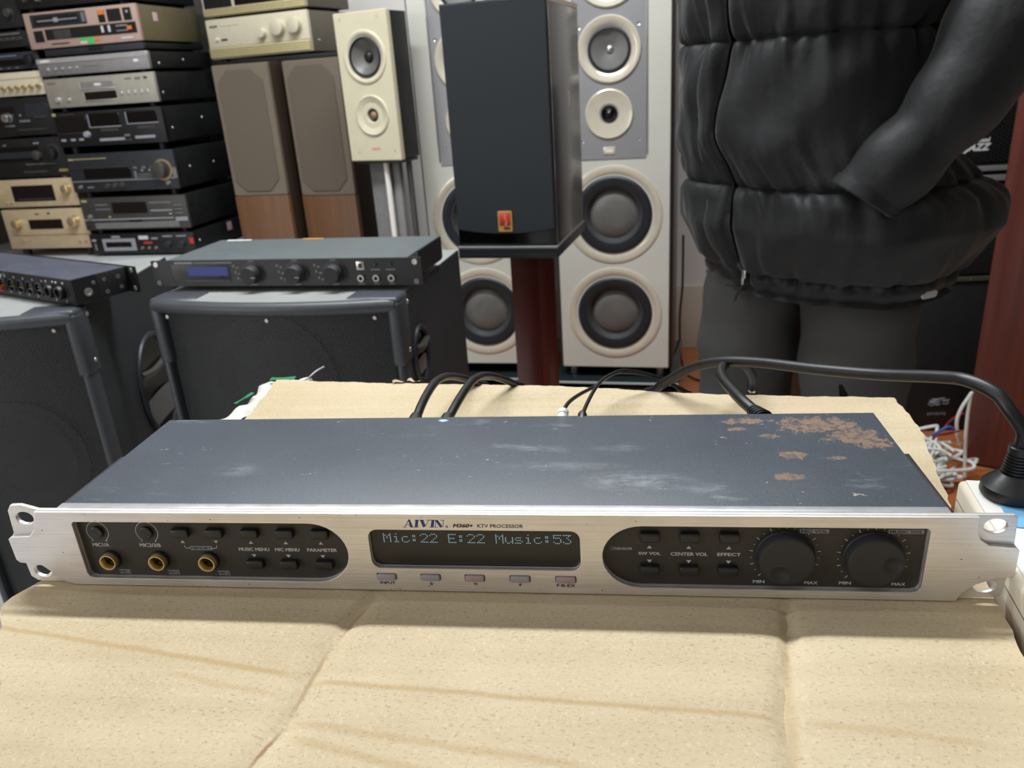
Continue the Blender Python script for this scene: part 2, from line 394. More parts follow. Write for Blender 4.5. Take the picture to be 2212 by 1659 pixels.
def lid_mat():
    """black powder coat, scuffed, with flaked rust towards its far right corner (object space, metres)"""
    t = NT('scratched_powder_coat'); tc = t.n('TexCoord'); sp = t.n('SeparateXYZ'); t.put(sp.inputs[0], tc.outputs['Object']); X, Y = sp.outputs[0], sp.outputs[1]
    v = t.coord(); grain = t.noise(v, 1500, 2); cloud = t.noise(v, 22, 4)
    base = t.mix(cloud, lin((56, 62, 71)), lin((72, 80, 89)))
    base = t.mix(t.math('MULTIPLY', t.ramp(grain, .55, .8), .3), base, lin((150, 155, 165)))
    # dusty scuffs
    sc = t.noise(t.coord((18, 60, 60)), 1, 5, .7); gate = t.ramp(t.noise(v, 14, 2), .5, .66)
    base = t.mix(t.math('MULTIPLY', t.math('MULTIPLY', t.ramp(sc, .58, .72), gate), .5), base, lin((156, 160, 166)))
    # small paint chips
    chip = t.math('MULTIPLY', t.ramp(t.noise(t.coord((1, 1.6, 1)), 150, 4, .65), .665, .70), t.ramp(t.noise(v, 26, 3), .47, .6))
    base = t.mix(t.math('MULTIPLY', chip, .8), base, lin((178, 172, 160)))
    # rust patch
    def blob(cx, cy, rx, ry):
        a = t.math('DIVIDE', t.math('SUBTRACT', X, cx * S), rx * S); b = t.math('DIVIDE', t.math('SUBTRACT', Y, cy * S), ry * S)
        return t.math('SUBTRACT', 1.0, t.math('SQRT', t.math('ADD', t.math('MULTIPLY', a, a), t.math('MULTIPLY', b, b))))
    m = blob(178, 100, 28, 16)
    for b in ((194, 86, 24, 14), (202, 76, 14, 10), (158, 64, 12, 6), (143, 106, 20, 5), (152, 40, 11, 5), (180, 60, 9, 4), (150, 86, 8, 4), (136, 95, 8, 4)): m = t.math('MAXIMUM', m, blob(*b))
    for cx, cy, rx, ry, k in ((78, 36, 34, 12, .55), (-136, 48, 16, 9, .4), (40, 52, 40, 6, .35), (112, 28, 16, 7, .35)):
        base = t.mix(t.math('MULTIPLY', t.math('MULTIPLY', t.ramp(blob(cx, cy, rx, ry), 0, .8), t.ramp(t.noise(t.coord((40, 90, 1)), 2.2, 5, .7), .38, .68)), k), base, lin((160, 164, 166)))
    rn = t.noise(t.coord((1.3, .8, 1)), 105, 8, .74)
    rn = t.math('ADD', t.math('MULTIPLY', rn, .62), t.math('MULTIPLY', t.noise(v, 330, 4, .7), .38)); rm = t.math('MULTIPLY', t.ramp(t.math('ADD', t.math('MULTIPLY', m, .32), rn), .60, .635), .9)
    rm = t.math('MULTIPLY', rm, t.math('MULTIPLY_ADD', t.ramp(t.noise(v, 210, 5, .7), .40, .52), .75, .25))
    rust = t.mix(t.noise(v, 240, 4), lin((104, 80, 66)), lin((156, 126, 102)))
    base = t.mix(rm, base, rust)
    t.col(base); t.rough(t.math('MULTIPLY_ADD', rm, .3, .46))
    t.bump(t.math('ADD', grain, t.math('MULTIPLY', rm, -.6)), .22, .0005)
    return t.m
M['lid'] = lid_mat()
def card_mat():
    t = NT('corrugated_cardboard'); tc = t.n('TexCoord'); sp = t.n('SeparateXYZ'); t.put(sp.inputs[0], tc.outputs['Object']); X, Y = sp.outputs[0], sp.outputs[1]
    v = t.coord(); n = t.noise(v, 9, 4, .6); fib = t.noise(t.coord((1, 1.7, 1), (0, 0, .5)), 460, 4, .7); fib2 = t.noise(t.coord((1.7, 1, 1), (0, 0, -.6)), 380, 3, .7)
    flute = t.noise(t.coord((1.2, 26, 1), (0, 0, R(-8))), 2.2, 4, .6)
    base = t.mix(t.ramp(n, .3, .7), lin((184, 167, 136)), lin((200, 184, 154)))
    base = t.mix(t.math('MULTIPLY', t.ramp(flute, .45, .75), .3), base, lin((214, 200, 172)))
    base = t.mix(t.math('MULTIPLY', t.ramp(flute, .5, .28), .25), base, lin((164, 143, 112)))
    base = t.mix(t.math('MULTIPLY', t.ramp(fib, .54, .70), .55), base, lin((132, 112, 86)))
    base = t.mix(t.math('MULTIPLY', t.ramp(fib2, .55, .72), .45), base, lin((222, 209, 184)))
    def streak(x0, y0, x1, y1, w, s, c=(168, 140, 94), wob=1.6):
        L = math.hypot(x1 - x0, y1 - y0); ux, uy = (x1 - x0) / L, (y1 - y0) / L
        px = t.math('SUBTRACT', X, x0 * S); py = t.math('SUBTRACT', Y, y0 * S)
        al = t.math('ADD', t.math('MULTIPLY', px, ux), t.math('MULTIPLY', py, uy))
        ac = t.math('SUBTRACT', t.math('MULTIPLY', py, ux), t.math('MULTIPLY', px, uy))
        ac = t.math('ABSOLUTE', t.math('ADD', ac, t.math('MULTIPLY', t.math('SUBTRACT', t.noise(v, 40, 3), .5), wob * 2 * S)))
        m = t.math('MULTIPLY', t.ramp(ac, w * S, w * .25 * S), t.math('MULTIPLY', t.ramp(al, 0, 12 * S), t.ramp(al, L * S, (L - 12) * S)))
        return t.math('MULTIPLY', m, s), lin(c)
    for a in ((-240, -32, -64, -60, 2.4, .55), (-66, -62, 134, -73, 2.2, .5), (-64, -84, 60, -100, 3, .4), (-62, -92, 10, -108, 3, .4), (134, -74, 205, -82, 2.5, .3), (-130, -60, -66, -72, 2.5, .3),
              (-50, -4, -60, -36, 1.5, .45, (150, 118, 78)), (-60, -36, -63, -84, 1.3, .5, (150, 118, 78)), (-63, -84, -71, -112, 1.2, .8, (138, 96, 70), .9), (143, -4, 128, -112, 3.0, .4, (168, 144, 104))):
        m, c = streak(*a); base = t.mix(m, base, c)
    t.col(base); t.rough(.82); t.b.inputs['Specular IOR Level'].default_value = .25
    t.bump(t.math('ADD', t.math('MULTIPLY', flute, 1.2), t.math('MULTIPLY', fib, .35)), .35, .0012)
    return t.m
M['card'] = card_mat()
def chip_mat():
    t = NT('chipboard'); v = t.n('TexVoronoi', Vector=t.coord((1, .45, 1), (0, 0, .5)), Scale=260.0)
    n = t.noise(t.coord(), 300, 4, .7)
    t.col(t.mix(t.ramp(n, .3, .7), lin((196, 158, 104)), lin((232, 202, 150))))
    t.bump(v.outputs[0], .5, .0012); t.rough(.7)
    return t.m
M['chip'] = chip_mat()
M['edge_band'] = mat('red_brown_edging', (124, 62, 34), .5)

# ------------------------------------------------------------------ the room
X0, X1, Y0, Y1 = -2750, 2700, -2700, 2860
struct(MB().box(X0, -620, Y0, Y1, -60, 0).box(-620, X1, Y0, 1150, -60, 0).build('floor', M['tile']))
struct(MB().box(-620, X1, 1150, Y1, -60, 0).build('floor', M['floor']))
struct(MB().box(X0, X1, Y0, Y1, CEIL, CEIL + 60).build('ceiling', M['ceilp']))
struct(MB().box(X0, X1, Y1, Y1 + 80, 0, CEIL).build('wall_back', M['wallp']))
struct(MB().box(X0, X1, Y0 - 80, Y0, 0, CEIL).build('wall_front', M['wall_grey']))
struct(MB().box(X0 - 80, X0, -850, Y1, 0, CEIL).box(X0 - 80, X0, Y0, -850, 2250, CEIL).box(X0 - 80, X0, Y0, -2650, 0, 2250).box(X0 - 80, X0, -2650, -850, 0, 250).build('wall_left', M['wall_grey']))
wn = struct(MB().box(X0 - 60, X0 - 20, -2650, -2600, 250, 2250, 2).box(X0 - 60, X0 - 20, -900, -850, 250, 2250, 2).box(X0 - 60, X0 - 20, -2600, -900, 2200, 2250, 2).box(X0 - 60, X0 - 20, -2600, -900, 250, 300, 2).box(X0 - 60, X0 - 20, -1775, -1725, 300, 2200, 2).build('window_1', M['alu_edge']))
MB().box(X0 - 44, X0 - 38, -2600, -900, 300, 2200).build('pane', M['daylit'], wn)
struct(MB().box(X1, X1 + 80, Y0, Y1, 0, CEIL).build('wall_right', M['wall_grey']))
struct(MB().box(X0, X1, Y1 - 12, Y1 - .5, 0, 262, 2).build('baseboard_back', M['tilew']))
TN = ['over the speakers', 'over the front of the table', 'front right', 'at the left wall side', 'nearest the rear wall']
for k, (x, y, l, w, p) in enumerate(TUBES):
    t = thing('ceiling_light', 'white tube lamp on the ceiling ' + TN[k], 'lamp', (x, y, CEIL - 90), 0, 'ceiling tube lamps')
    MB().box(-l / 2 - 40, l / 2 + 40, -45, 45, 30, 89.5, 6).build('housing', M['lamp_body'], t)
    MB().lathe((-l / 2, 0, 16), (1, 0, 0), [(0, 0), (13, 0), (13, l), (0, l)], 14).build('tube', M['lamp'], t)

# ------------------------------------------------------------------ table, chipboard, cardboard
tb = thing('table', 'plain work table under the chipboard and cardboard', 'table', (0, 0, 0), -6.5)
MB().box(-165, 236, -330, 200, TZ - 62, TZ - 22.5, 2).build('tabletop', M['bench'], tb)
for sx, sy in ((-140, -300), (210, -300), (-140, 170), (210, 170)):
    MB().box(sx - 22, sx + 22, sy - 22, sy + 22, 0, TZ - 62, 2).build('leg', M['grey'], tb)
sh = thing('side_stool', 'narrow pale stool beside the table carrying the white power strip', 'stool', (240.8, -1, 0), -6.5)
MB().box(-1, 60, -300, 84, TZ - 50, TZ - 22.8, 2).build('seat', M['bench'], sh)
for sy in (-280, 60): MB().box(4, 54, sy - 14, sy + 14, 0, TZ - 49.5, 2).build('leg', M['grey'], sh)
pb = thing('chipboard', 'tan chipboard panel with red-brown edge lying under the cardboard', 'board', (0, 0, TZ - 22.4), -6.5)
cc, ss = math.cos(R(6.5)), math.sin(R(6.5))
# in the board's own frame its right edge is at x = 239
MB().box(-175, 237, -330, 205, 0, 14.4, .2).build('panel', M['chip'], pb)
MB().box(237, 238.6, -330, 205, 0, 14.5).build('edge_band', M['edge_band'], pb, label='red-brown edging strip')
# cardboard: grid with two pressed creases, ragged outline
LEFT = [(-150, -200), (-166, -114), (-229, -34), (-242, -17), (-235.6, 0), (-226, 90), (-214, 215), (-222, 292)]
RIGHT = [(190, -200), (206.8, -91.5), (229.6, -40), (234, -2), (241, 60), (248, 115), (258, 178), (267, 234)]
def edge_x(tab, y): return float(np.interp(y, [q[1] for q in tab], [q[0] for q in tab]))
def crease(tab, y): return float(np.interp(y, [q[1] for q in tab][::-1], [q[0] for q in tab][::-1]))
CR1 = [(-48, 10), (-51, -5), (-59, -31), (-62, -85), (-69, -108), (-80, -200)]
CR2 = [(147, 20), (145, -2), (141, -33), (130.3, -71), (130, -96), (126, -200)]
rnd = random.Random(3)
NU, NV = 150, 110
def back_y(x): return float(np.interp(x, [-222, -95, 40, 121, 267], [292, 280, 264, 250, 236])) + .5 * math.sin(x * .113) + .45 * math.sin(x * .29 + 1) + .3 * math.sin(x * .71 + 2)
def card_pt(u, v, top):
    y = -200 + v * 492
    xl, xr = edge_x(LEFT, y), edge_x(RIGHT, y)
    w = .6 * math.sin(y * .15) + .5 * math.sin(y * .37 + 1) + .35 * math.sin(y * .9)
    x = xl + w + u * (xr - xl - w * .3)
    yb = back_y(x); yy = -200 + v * (yb + 200)
    z = 0
    if yy < 60:
        fade = max(0, min(1, (60 - yy) / 60)) * (1 if yy < -3 else .35)
        for tab, wd_, dp in ((CR1, 7, 1.7), (CR2, 9, 2.2)):
            d = abs(x - crease(tab, yy)); z -= fade * (dp * math.exp(-(d / 2.6) ** 2) + .9 * math.exp(-(d / wd_) ** 2) * 1.2)
        z -= fade * .5 * (.5 - .5 * math.cos(yy * .11 + x * .006)) * (1 if yy < -12 else 0)
    if yy > 130: z += (.6 * math.sin(x * .02 + 1) + .4) * (yy - 130) / 120
    return (x, yy, z - (0 if top else 4.2))
b = MB()
T = b.grid(lambda u, v: card_pt(u, v, True), NU, NV); B = b.grid(lambda u, v: card_pt(u, v, False), 40, 30)
b2 = MB()
cs = thing('cardboard_sheet', 'large creased tan cardboard sheet lying under the silver-faced processor', 'cardboard', (0, 0, TZ))
def rim(bm_):
    pass
# close the rim with a strip of its own
def rim_pts(top):
    P = [card_pt(i / 149, 0, top) for i in range(150)] + [card_pt(1, j / 109, top) for j in range(1, 110)] + [card_pt(1 - i / 149, 1, top) for i in range(1, 150)] + [card_pt(0, 1 - j / 109, top) for j in range(1, 109)]
    return P
ra, rb = rim_pts(True), rim_pts(False); n = len(ra)
b.add(ra + rb, [(i, (i + 1) % n, n + (i + 1) % n, n + i) for i in range(n)])
bmesh.ops.remove_doubles(b.bm, verts=list(b.bm.verts), dist=.02)
b.build('sheet', M['card'], cs, smooth=50)
for u, v, y, w, r in ((868, 826, 281, 15, .3), (892, 825, 281, 11, -.2), (1628, 850, 247, 6, .5), (1968, 1000, 142, 5, .9)):
    p = at_y(u, v, y)
    f = MB(); f.grid(lambda a, c: (w * (a - .5), 1.2 * math.sin(a * 9) + c * 3, c * 1.3 * math.sin(a * 5 + 1) + .6), 7, 3)
    o = f.build('torn_flap', M['card'], cs, loc=(p.x, p.y, p.z - TZ), rz=r)

# ------------------------------------------------------------------ the processor
dev = thing('audio_processor', 'silver-faced one unit karaoke processor with scratched black top on the cardboard', 'audio processor', (0, 0, TZ + .3))
ZT = 43.7
insL = [(-203.6, 36.6), (-202.4, 37.9)] + [(-79.5 + 16.9 * math.sin(a) * 1.08, 21.3 + 16.7 * math.cos(a)) for a in np.linspace(0, math.pi, 19)] + [(-199.5, 4.6), (-202.0, 5.4), (-203.2, 7.5)]
insR = [(-x + .6, z) for x, z in insL][::-1]
dwin = rrect(-49.8, 51.6, 13.4, 35.0, 4.5)
cbx = [-43.4, -21.4, .4, 22.4, 44.3]
btn_holes = [rrect(x - 4.9, x + 4.9, 6.5, 10.3, .6, 2) for x in cbx]
def ear_hole(cx, cz): return oval(cx, cz, 4.9, 3.6)
outline_back = [(-240.6, 28.6), (-239.6, 30), (-238.8, 43), (-236.5, 46.2), (-231, 46.4), (-222, ZT), (222, ZT), (238.2, ZT), (239.6, 42.6), (240.2, 29.2), (241.6, 27.4), (241.8, 14.4), (239.8, 12.9), (239.2, 2.8), (237.6, 1.2), (205, .4), (-205, .4), (-234.6, .9), (-237.9, 3.4), (-238.6, 12.6), (-241.4, 14), (-241.9, 27.4)]
outline_front = [(-241.8, 27.4), (-239.9, 28.8), (-229, 29.4), (-225.4, 33.4), (-223.6, 38), (-222.4, ZT), (223.2, ZT), (223.6, 36), (225.2, 32.6), (229, 29.9), (240, 29.0), (241.6, 27.4), (241.8, 14.6), (239.8, 13.1), (234.5, 12.9), (226.5, 9.5), (221.5, 5), (219, .4), (-212, .4), (-217, 2), (-222, 6.5), (-227.5, 11.6), (-236.2, 12.9), (-239.6, 13.2), (-241.3, 15)]
holes_ear = [ear_hole(-230.6, 38.7), ear_hole(-230.2, 6.9), ear_hole(231.3, 38.3), ear_hole(231.2, 7.4)]
fp = curve_plate('faceplate', [outline_front, insL, insR, dwin] + btn_holes, 0, 2.2, M['alu'], dev, .25)
curve_plate('rack_ear_plate', [outline_back, insL, insR, dwin] + btn_holes + holes_ear, 2.2, 4.4, M['alu'], dev, .25)
MB().prism([(-213, 41.4), (-206, ZT), (209, ZT), (214, 41.4), (214, 1.5), (-213, 1.5)], 4.4, 4.42).build('face_backing', M['alu_edge'], dev)
MB().box(-213, 213.5, 4.42, 9.2, ZT - 3, ZT - .02, .3).build('top_rim', M['alu_edge'], dev, label='bright bare metal strip along the top edge')
MB().box(-213.8, 213.8, 9.2, 116.2, 1.2, 41.9, .5).build('top_cover', M['lid'], dev)
for sx in (-1, 1):
    MB().box(sx * 214 - (2.4 if sx < 0 else 0), sx * 214 + (0 if sx < 0 else 2.4), 9.2, 66, 3, 41.2, .3).build('rack_bracket', M['blk_matt'], dev)
# dark insets
for lp, nm in ((insL, 'left'), (insR, 'right')):
    MB().prism([(x * .9985, z) for x, z in lp], 3.4, 4.41).build('inset_panel', M['blk_warm'], dev)
MB().box(-51, 52.4, 3.0, 4.41, 12.6, 35.6).build('display_window', M['screen'], dev)
# dot matrix line
FONT = {'M': '10001 11011 10101 10101 10001 10001 10001', 'i': '00100 00000 01100 00100 00100 00100 01110', 'c': '00000 00000 01110 10000 10000 10001 01110',
        ':': '00000 01100 01100 00000 01100 01100 00000', '2': '01110 10001 00001 00010 00100 01000 11111', 'E': '11111 10000 10000 11110 10000 10000 11111',
        'u': '00000 00000 10001 10001 10001 10011 01101', 's': '00000 00000 01110 10000 01110 00001 11110', '5': '11111 10000 11110 00001 00001 10001 01110',
        '3': '11111 00010 00100 00010 00001 10001 01110'}
msg = 'Mic:22 E:22 Music:53'
b = MB(); x0, xs = -43.4, (47.6 + 43.4 - 4.0) / 19; px_, pz_ = 4.1 / 5, 5.2 / 7
for i, ch in enumerate(msg):
    if ch == ' ': continue
    for r_, row in enumerate(FONT[ch].split()):
        for c_, v in enumerate(row):
            if v == '1':
                x = x0 + i * xs + c_ * px_; z = 31.2 - r_ * pz_
                b.add([(x, 2.93, z), (x + .46, 2.93, z), (x + .46, 2.93, z - .46), (x, 2.93, z - .46)], [(0, 1, 2, 3)])
b.build('display_text', M['dot'], dev, smooth=0)
# printed words
L = lambda s, x0, x1, z0, z1, m='txt_dim', bold=.018, **k: text(s, x0, x1, z0, z1, 3.38, M[m], dev, bold, **k)
L('MIC1/A', -198.2, -188.9, 21.5, 23.7); L('MIC2/3/B', -172.2, -160.6, 21.6, 23.8)
L('MUSIC MENU', -119.2, -103, 20, 22); L('MIC MENU', -100.1, -87.3, 20, 22); L('PARAMETER', -83.4, -68, 20, 22)
L('SW VOL', 78.5, 88.8, 20.6, 22.3); L('CENTER VOL', 93.3, 110.2, 20.4, 22.3); L('EFFECT', 114.4, 125.1, 20.5, 22.3)
L('SENSOR', 67.6, 75.7, 23.3, 24.6, bold=.004)
for x in (131.0, 169.3): L('MIN', x, x + 5.3, 6, 7.7)
for x in (154.0, 192.2): L('MAX', x, x + 6, 5.8, 7.5)
for x0_, x1_, z0_, z1_, s_ in ((-145, -133.3, 20.1, 22.4, 'MEMORY'), (-187.4, -181.2, 5.3, 7.8, 'MIC1'), (-160.4, -154.2, 5.3, 7.8, 'MIC2'), (-133.1, -126.9, 5.4, 7.9, 'MIC3'), (150.3, 162.8, 33.1, 35.2, 'MIC VOL'), (188, 203, 33.2, 35.3, 'MUSIC VOL'), (65.4, 67.4, 23.1, 24.8, 'IR')):
    p = MB().box(x0_, x1_, 3.34, 3.4, z0_, z1_).build('label_plate', M['lav_block'], dev)
    w = x1_ - x0_; h = z1_ - z0_
    text(s_, x0_ + .04 * w, x1_ - .04 * w, z0_ + .17 * h, z1_ - .17 * h, 3.33, M['txt_blk'], dev, .012)
for x, up in ((-148.3, 1), (-130.4, 0), (-112, 1), (-93.8, 1), (-75.7, 1), (83.6, 1), (101.5, 1), (119.5, 1)):
    z = 25; d = 1 if up else -1
    MB().prism([(x - 1.2, z - .8 * d), (x + 1.2, z - .8 * d), (x, z + .8 * d)], 3.3, 3.4).build('arrow_mark', M['txt_dim'], dev)
for x in (-111.7, -93.7, -75.8, 83.6, 101.6, 119.6):
    MB().prism([(x - 1.2, 18), (x + 1.2, 18), (x, 16.3)], 3.3, 3.4).build('arrow_mark', M['txt_dim'], dev)
MB().tube([(-147.9, 3.35, 23), (-147.6, 3.35, 21.6), (-146.5, 3.35, 21.2), (-145, 3.35, 21.2)], .14, 4, 1).tube([(-130.5, 3.35, 23), (-130.8, 3.35, 21.6), (-132, 3.35, 21.2), (-133.3, 3.35, 21.2)], .14, 4, 1).build('bracket_mark', M['txt'], dev)
# trimmers with their arcs
for x, z, rx in ((-193.4, 30.2, .6), (-166.4, 30.3, .6)):
    MB().tube([(x + 5.9 * math.cos(R(a)), 3.38, z + 5.9 * math.sin(R(a))) for a in range(-55, 236, 10)], .16, 5, 1).build('arc_mark', M['txt'], dev)
    k = MB().lathe((x, 3.4, z), (0, -1, 0), [(0, -1), (3.4, -1), (3.4, 1.2), (2.9, 1.6), (0, 1.6)], 22).build('trimmer', M['blk'], dev)
    g = MB().box(-2.7, 2.7, -.06, .06, -.35, .35); bmesh.ops.rotate(g.bm, verts=list(g.bm.verts), matrix=Matrix.Rotation(R(40), 3, 'Y')); bmesh.ops.translate(g.bm, verts=list(g.bm.verts), vec=(x, 1.78, z))
    g.build('slot', M['blk_gloss'], k)
    L('-', x - 4.7, x - 3.6, 24.8, 25.1); L('+', x + 3.0, x + 4.2, 24.4, 25.6)
# microphone jacks
for x in (-189.9, -163.1, -136.1):
    j = MB().lathe((x, 3.4, 14.1), (0, -1, 0), [(5.2, 0), (5.2, 1.2), (4.9, 1.6), (4.2, 1.6)], 28).build('jack_nut', M['blk'], dev)
    MB().lathe((x, 3.4, 14.1), (0, -1, 0), [(4.45, 0), (4.45, 3.5), (4.3, 3.9), (3.75, 3.9), (3.5, 3.5), (3.5, .5)], 28).build('jack_ring', M['gold'], dev, label='brass ring of the microphone jack')
    MB().lathe((x, 3.35, 14.1), (0, -1, 0), [(0, .1), (3.25, .1)], 20).build('jack_socket', M['blk_gloss'], dev)
# push buttons
def button(x, z, w=8.8, h=4.6, y0=3.4, out=3.0, m='blk', name='button', label=None):
    return MB().box(x - w / 2, x + w / 2, y0 - out, y0 + .3, z - h / 2, z + h / 2, .7, 3).build(name, M[m], dev, label=label)
for x in (-147.5, -129.4, -111, -92.8, -74.9): button(x, 31.0)
for x in (-111.2, -93.4, -75.1): button(x, 13.3)
for x in (83.7, 101.7, 119.4): button(x, 31.2); button(x, 13.4)
for i, x in enumerate(cbx):
    button(x, 8.4, 9.2, 3.3, 4.3, 5.4, 'btn_pink' if i in (2, 4) else 'btn_grey', label=['grey INPUT button', 'grey flat key button', 'pinkish natural key button', 'grey sharp key button', 'pinkish F-B-EX button'][i])
P = lambda s, x0, x1, z0, z1, m='txt_brown', bold=.012, **k: text(s, x0, x1, z0, z1, -.02, M[m], dev, bold, depth=.04, **k)
P('INPUT', -47.1, -39.5, 4.2, 5.7); P('b', -22, -20.6, 4.0, 5.8); P('#', 21.6, 23.0, 4.2, 5.9); P('F·B-EX', 39.8, 48.7, 4.3, 5.9)
MB().box(-.2, .1, -.06, -.02, 4.5, 6).box(.1, 1.2, -.06, -.02, 4.7, 5.0).box(.1, 1.2, -.06, -.02, 5.3, 5.6).box(.95, 1.25, -.06, -.02, 4.0, 5.6).build('natural_sign', M['txt_brown'], dev)
P('M360+', -7.8, 2.0, 36.7, 38.7, bold=.022, shear=.25); P('KTV PROCESSOR', 3.9, 25.5, 36.7, 38.6, bold=.006)
# maker's logo: slanted fat-and-thin letters
polys = [[(182, 182), (208, 174), (245, 300), (195, 300)], [(104, 298), (114, 298), (194, 190), (186, 180)], [(140, 262), (200, 262), (202, 268), (134, 268)], [(82, 297), (140, 297), (138, 303), (80, 303)],
         [(300, 188), (347, 188), (322, 298), (275, 298)], [(283, 182), (366, 182), (364, 189), (281, 189)], [(195, 297), (347, 297), (345, 303), (195, 303)],
         [(372, 186), (425, 186), (456, 282), (410, 305)], [(449, 278), (458, 282), (517, 188), (508, 188)], [(362, 182), (442, 182), (440, 189), (360, 189)], [(470, 182), (640, 182), (638, 189), (468, 189)],
         [(560, 188), (606, 188), (580, 298), (534, 298)], [(508, 297), (606, 297), (604, 303), (506, 303)], [(616, 186), (662, 186), (728, 288), (688, 306)], [(624, 189), (634, 189), (612, 300), (604, 300)],
         [(748, 188), (757, 188), (736, 298), (727, 298)], [(700, 182), (770, 182), (768, 189), (698, 189)], [(606, 297), (655, 297), (653, 303), (604, 303)]]
b = MB()
for pl in polys: b.prism([(-31.9 + (x - 82) / (768 - 82) * 20.4, 36.6 + (303 - z) / 123 * 4.2) for x, z in pl], -.06, -.01)
b.lathe((-10.7, -.02, 37.1), (0, -1, 0), [(.62, 0), (.62, .03), (.46, .03), (.46, 0)], 16); b.box(-10.95, -10.45, -.05, -.02, 36.85, 37.35)
b.build('maker_logo', M['navy'], dev, smooth=0, label='dark blue AIVIN lettering')
# volume knobs
for x, z, dx, dz in ((144.5, 21.2, -2.8, -6.6), (182.8, 20.9, 7.0, -.6)):
    k = thing  # (kept flat: the knob is one part with a finger dimple)
    b = MB()
    prof = [(13.3, -.2), (13.3, .5), (12.9, 1.0), (12.5, 4.6), (12.0, 5.5), (11.4, 5.8)]
    b.lathe((x, 3.4, z), (0, -1, 0), prof, 56)
    # cap as a polar grid so that the dimple is real
    def cap(u, v):
        r_ = 11.4 * u; a = 6.2831853 * v; px, pz = r_ * math.cos(a), r_ * math.sin(a)
        d = math.hypot(px - dx, pz - dz) / 4.3
        return (x + px, 3.4 - 5.8 + (1.5 * (1 - d * d) ** 1 if d < 1 else 0), z + pz)
    b.grid(cap, 26, 56, cv=True); bmesh.ops.remove_doubles(b.bm, verts=list(b.bm.verts), dist=.005)
    ko = b.build('volume_knob', M['rubber_soft'], dev, smooth=30)
    t = MB()
    for q in range(21):
        a = R(225 - q * 13.5); r0, r1 = (14.3, 15.9) if q % 2 == 0 else (14.7, 15.2)
        if a < R(-42): continue
        cx_, cz_ = math.cos(a), math.sin(a)
        t.prism([(x + cx_ * r0 - cz_ * .13, z + cz_ * r0 + cx_ * .13), (x + cx_ * r1 - cz_ * .13, z + cz_ * r1 + cx_ * .13), (x + cx_ * r1 + cz_ * .13, z + cz_ * r1 - cx_ * .13), (x + cx_ * r0 + cz_ * .13, z + cz_ * r0 - cx_ * .13)], 3.34, 3.4)
    t.build('dial_marks', M['txt'], dev, smooth=0)
# nicks and dents of the face
b = MB(); rr = random.Random(11)
for q in range(26):
    x = rr.uniform(-238, 238); z = rr.choice([rr.uniform(38.6, 43.2), rr.uniform(.8, 3.6)]) if abs(x) < 206 else rr.uniform(10, 36)
    w, h = rr.uniform(.2, .8), rr.uniform(.12, .35)
    b.add([(x - w, -.012, z), (x, -.012, z + h), (x + w * .8, -.012, z + h * .2), (x + .1, -.012, z - h)], [(0, 1, 2, 3)])
b.build('nicks', M['txt_brown'], dev, smooth=0)

# ------------------------------------------------------------------ power strip, mains cord, signal cables
SZ = 19.5
ps = thing('power_strip', 'white power strip with blue socket plates lying right of the processor', 'power strip', (240.8, -1, TZ - 2.4), -6.5)
MB().box(0, 54, -190, 88, -20, SZ - 1.2, 3, 3).build('housing', M['ivory'], ps)
MB().box(3, 51, -187, 85, SZ - 1.4, SZ, .5).build('top_plate', M['white'], ps)
MB().box(-.25, .3, -188, 86, 7.6, 8.1).build('seam', M['grey'], ps)
for k in range(5):
    y = 56 - k * 47
    sp = curve_plate('socket_plate', [rrect(11.5, 44, y - 18, y + 18, 2.5)], -.35, .35, M['blue'], ps)
    sp.rotation_euler[0] = R(-90); sp.location = (0, 0, (SZ + .3) * S)
    pass
    h = MB()
    for dx, dy, w_, l_ in ((-5, 5, 1.3, 6), (5, 5, 1.3, 6), (0, -6, 1.5, 6)):
        h.box(27.7 + dx - w_, 27.7 + dx + w_, y + dy - l_ / 2, y + dy + l_ / 2, SZ + .5, SZ + .9)
    h.build('socket_slot', M['blk'], ps)
# the mains cord is one thing: plug, sleeve, cable, inlet connector
mc = thing('mains_cord', 'thick black mains cord looping from the power strip to the processor', 'power cord', (0, 0, 0))
PB = Vector((268.5, 66.5, TZ + SZ - 1.3))
MB().lathe(PB, (.02, 0, 1), [(0, 0), (14.2, 0), (14.6, .8), (14.2, 5), (13.2, 6), (12.4, 7), (8.6, 10.5), (7.0, 12), (0, 12)], 36).build('plug_body', M['rubber'], mc)
b = MB()
for k in range(8):
    h = 11.2 + k * 1.6; r_ = 6.9 - k * .24
    b.lathe(PB, (.03, .02, 1), [(0, h), (r_, h), (r_, h + 1.0), (r_ * .8, h + 1.1), (r_ * .8, h + 1.6), (0, h + 1.6)], 20)
b.lathe(PB, (.03, .02, 1), [(0, 23.5), (5.4, 23.5), (5.6, 26.2), (5.0, 26.8), (0, 26.8)], 20)
b.build('plug_sleeve', M['rubber'], mc)
top = PB + Vector((.8, .5, 26))
path = [top, top + Vector((0, .5, 8))] + [at_y(u, v, y) for u, v, y in ((2180, 885, 72), (2150, 850, 79), (2090, 822, 92), (2030, 814, 106), (1900, 809, 135), (1760, 797, 165), (1640, 783, 195), (1560, 781, 215), (1500, 793, 232), (1450, 818, 248), (1415, 842, 262))]
e = path[-1]
path += [e + Vector((-8, 14, -14)), e + Vector((0, 34, -70)), e + Vector((30, 40, -120)), Vector((160, 300, TZ - 110)), at_y(1626, 852, 272) + Vector((3, 4, -50))]
path += [at_y(u, v, y) for u, v, y in ((1624, 842, 268), (1624, 812, 258), (1608, 789, 246), (1582, 784, 228), (1562, 793, 208), (1558, 808, 192), (1569, 828, 174), (1600, 862, 146), (1634, 892, 129))]
MB().tube(path, 3.55, 14, 9).build('cable', M['rubber'], mc)
